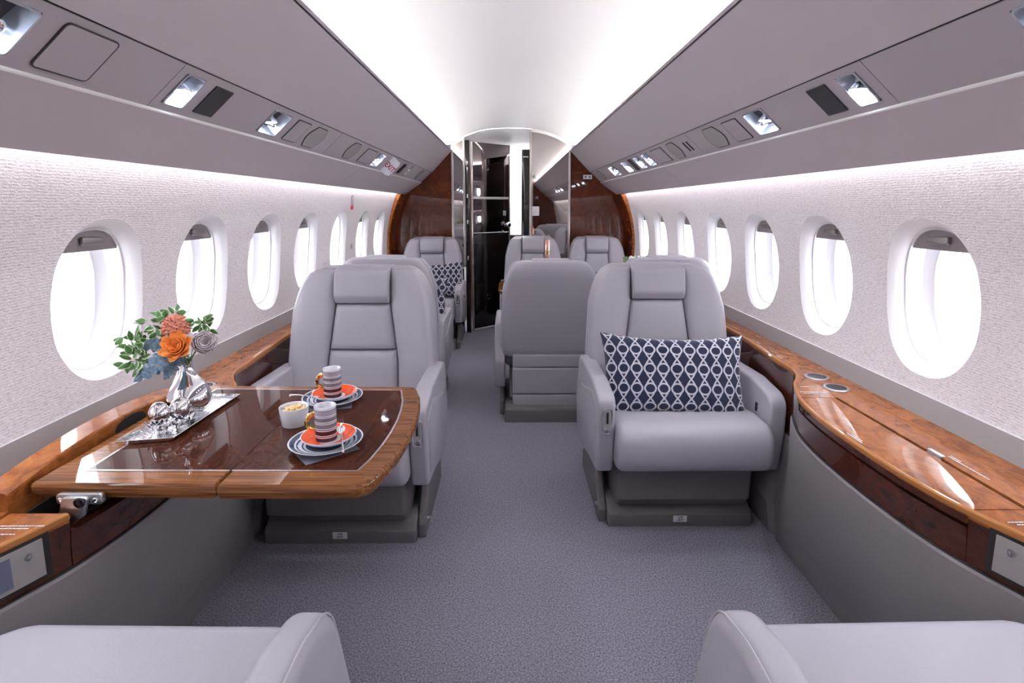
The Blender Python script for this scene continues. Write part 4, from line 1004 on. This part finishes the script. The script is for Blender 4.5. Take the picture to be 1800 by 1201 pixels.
def leaf(bm, base, tip, w, nrm, mi=0, lobes=0, rim=None, cup=.15):
    base, tip = V(base), V(tip); ax = tip-base; l = ax.length; ax.normalize(); n_ = V(nrm); e = ax.cross(n_).normalized(); n_ = e.cross(ax); N = 44 if lobes else 9
    def row(u, k, dz):
        if lobes: dz = dz+.0014*math.sin(lobes*2*pi*(u-abs(k)*.12))*abs(k)+(.0016 if k == 0 else 0)
        ww = w*sin(pi*min(.06+u*.94, 1)**.85)**.8
        if lobes: ww *= (.60+.40*abs(sin(lobes*pi*u)))*(1 if abs(k) > .5 else 1)
        x = k*ww; return base+ax*l*u+e*x+n_*(-cup*x*x/w-.10*l*u*u+dz)
    ks = (-1, -.78, -.4, 0, .4, .78, 1)
    g = [[bm.verts.new(row(j/N, k, .0)) for k in ks] for j in range(N+1)]; h = [[bm.verts.new(row(j/N, k, -.0007)) for k in ks] for j in range(N+1)]
    for G in (g, h):
        for a, b in zip(G, G[1:]):
            for i in range(len(ks)-1):
                f = bm.faces.new((a[i], a[i+1], b[i+1], b[i])); f.material_index = (rim if rim is not None and i in (0, 5) else mi)
for b_, tp, w_, nr_, lab in (((-.850, 1.270, .898), (-.922, 1.225, .838), .026, (-.1, -1, .35), 'large blue grey velvety leaf hanging at the lower left of the bouquet'),
                       ((-.836, 1.240, .905), (-.886, 1.205, .856), .024, (.1, -1, .3), 'blue grey lobed leaf in front, below the orange rose'),
                       ((-.85, 1.28, .915), (-.922, 1.25, .922), .020, (0, -.9, .6), 'dark blue grey leaf pointing left above the others'),
                       ((-.835, 1.27, .895), (-.862, 1.245, .835), .024, (-.2, -1, .2), 'blue grey lobed leaf behind, lowest of the bouquet')):
    t = thing('dusty_leaf', lab, 'leaf', (0, 0, 0), 0, 'blue grey leaves in the bouquet'); bm = NB(); leaf(bm, b_, tp, w_, nr_, 0, 5); obj('leaf_blade', bm, 'dusty', t, smooth=80); bm = NB(); stem(bm, b_, .0016); obj('stalk', bm, 'dusty', t)
for c_, n_, rad, lab in (((-.892, 1.28, .960), 26, .044, 'variegated green sprig at the upper left of the bouquet'), ((-.925, 1.25, .925), 26, .040, 'variegated green sprig at the far left of the bouquet'), ((-.862, 1.31, .980), 14, .030, 'variegated green sprig behind the pink flowers'), ((-.790, 1.305, .960), 18, .036, 'variegated green sprig at the upper right above the white rose'), ((-.912, 1.23, .890), 24, .036, 'pale curled green sprig at the left, above the blue grey leaves')):
    t = thing('green_sprig', lab, 'foliage', (0, 0, 0), 0, 'green sprigs in the bouquet'); bm = NB(); bs = NB(); c_ = V(c_); stem(bs, c_, .0013, bow_=.02)
    for k in range(n_):
        d = V((random.uniform(-1, 1), random.uniform(-.7, .7), random.uniform(-.8, 1))).normalized(); b0 = c_+d*rad*random.uniform(.1, .75); dd = (d+V((random.uniform(-.9, .9), random.uniform(-.9, .3), random.uniform(-.9, .7)))).normalized()
        leaf(bm, b0, b0+dd*random.uniform(.017, .030), random.uniform(.0060, .0095), (random.uniform(-.8, .8), -1, random.uniform(-.3, 1)), 0, 0, 1, .5)
    obj('leaves', bm, ['leaf', 'leaf_rim'], t, smooth=80); obj('stalk', bs, 'stem', t)

# ------------------------------------------------------------------ far dining table with bottle and flowers
t = thing('dining_table', 'far dining table mostly hidden behind the middle seat backs', 'table', (0, 0, 0))
pl = fillet([(-.10, 3.70), (1.03, 3.70), (1.03, 4.28), (-.10, 4.28)], [.14, .01, .01, .14], 10)
bm = NB(); loft(bm, [[(*p, z) for p in q] for q, z in ((inset(pl, .012), .625), (pl, .640), (pl, .652), (inset(pl, .004), .66))]); obj('table_leaf', bm, 'grain', t, smooth=40)
bm = NB(); slab(bm, inset(pl, .05), .659, .6606, .0002, FZ, 1); obj('burl_field', bm, 'burl_table', t)
bm = NB(); slab(bm, fillet([(.40, 3.92), (.60, 3.92), (.60, 4.06), (.40, 4.06)], .02), 0, .63, .01, FZ); obj('pedestal', bm, 'leather_low', t)
t = thing('bottle', 'pink rose gold bottle standing behind the middle seat', 'bottle', (.262, 3.92, .6608))
bm = NB(); lathe(bm, [(.0001, 0), (.036, 0), (.038, .004), (.038, .15), (.034, .19), (.020, .225), (.0165, .24), (.0165, .285), (.0001, .286)], n=32); obj('bottle_body', bm, 'glass', t)
bm = NB(); lathe(bm, [(.0168, .262), (.0178, .263), (.0178, .345), (.0165, .348), (.0001, .348)], n=28, mis=None); obj('foil_cap', bm, 'rosebottle', t)
bm = NB(); lathe(bm, [(.0172, .240), (.0184, .241), (.0184, .258), (.0172, .259)], n=28); obj('neck_label', bm, 'gold', t)
t = thing('flower_bowl', 'small posy in a round silver bowl on the far dining table', 'flower bowl', (.925, 3.95, .6608)); t.scale = (1.15, 1.15, 1.32)
bm = NB(); lathe(bm, [(.0001, 0), (.03, 0), (.055, .04), (.06, .09), (.05, .13), (.046, .13), (.055, .09), (.0001, .02)], n=36); obj('bowl', bm, 'chrome', t)
bm = NB()
for k in range(44):
    a = k*2.4; rr_ = .012+.045*((k*7) % 11)/11; b0 = V((rr_*cos(a), rr_*sin(a), .125)); d = V((cos(a)*.8, sin(a)*.8, random.uniform(.3, 1.3))).normalized(); leaf(bm, b0, b0+d*random.uniform(.035, .06), .009, (cos(a), sin(a)-1, .4), 0, 0, 1)
obj('leaves', bm, ['leaf', 'leaf_rim'], t, smooth=80)
bm = NB()
for k in range(7):
    a = k*2.4; bmesh.ops.create_icosphere(bm, subdivisions=2, radius=.014, matrix=MX.Translation((.038*cos(a), .038*sin(a)-.01, .150+.006*(k % 2))))
obj('blossoms', bm, 'whiterose', t, smooth=80)

# small placard on the left sidewall between the far windows
o = obj('placard', B(-.0008, .0008, -.022, .022, -.018, .018, .0003), 'bezel', loc=(-wx(.98)+.001, 3.83, .965)); tag(o, 'tiny grey placard on the left wall between far windows', 'placard')
# fire grille / mechanism hanging at the left wall top
t = thing('wall_fitting', 'small chrome and red release fitting high on the left sidewall', 'fitting', (-wx(1.28)+.012, 3.62, 1.285))
bm = NB(); tube(bm, [(0, 0, .04), (0, 0, -.03)], .010, 10); obj('fitting_body', bm, 'chrome', t); bm = NB(); tube(bm, [(0, 0, -.03), (-.005, 0, -.055)], .009, 10); obj('pull_tab', bm, 'red', t)

# ------------------------------------------------------------------ light
w = bpy.data.worlds.new('sky'); SC.world = w; w.use_nodes = True
bg = w.node_tree.nodes['Background']; bg.inputs[0].default_value = (.93, .95, 1, 1); bg.inputs[1].default_value = 9
def area(loc, rot, sx, sy, e, col=(1, 1, 1), portal=False):
    L = bpy.data.lights.new('area', 'AREA'); L.shape = 'RECTANGLE'; L.size = sx; L.size_y = sy; L.energy = e; L.color = col
    if portal: L.cycles.is_portal = True
    o = bpy.data.objects.new('area', L); C.objects.link(o); o.location = loc; o.rotation_euler = rot; return o
for yc in WIN:
    for s in (-1, 1): area((s*1.34, yc, ZC), (0, -s*pi/2*-1, 0), .45, .34, 1, portal=True)
# area light added to brighten the vestibule and its white panel
area((0, 5.80, 1.84), (R(12), 0, 0), .6, .35, 34, (1, .98, 1))
SC.view_settings.view_transform = 'Standard'; SC.view_settings.look = 'None'; SC.view_settings.exposure = .26; SC.view_settings.gamma = 1
SC.cycles.max_bounces = 10 if hasattr(SC, 'cycles') else 10
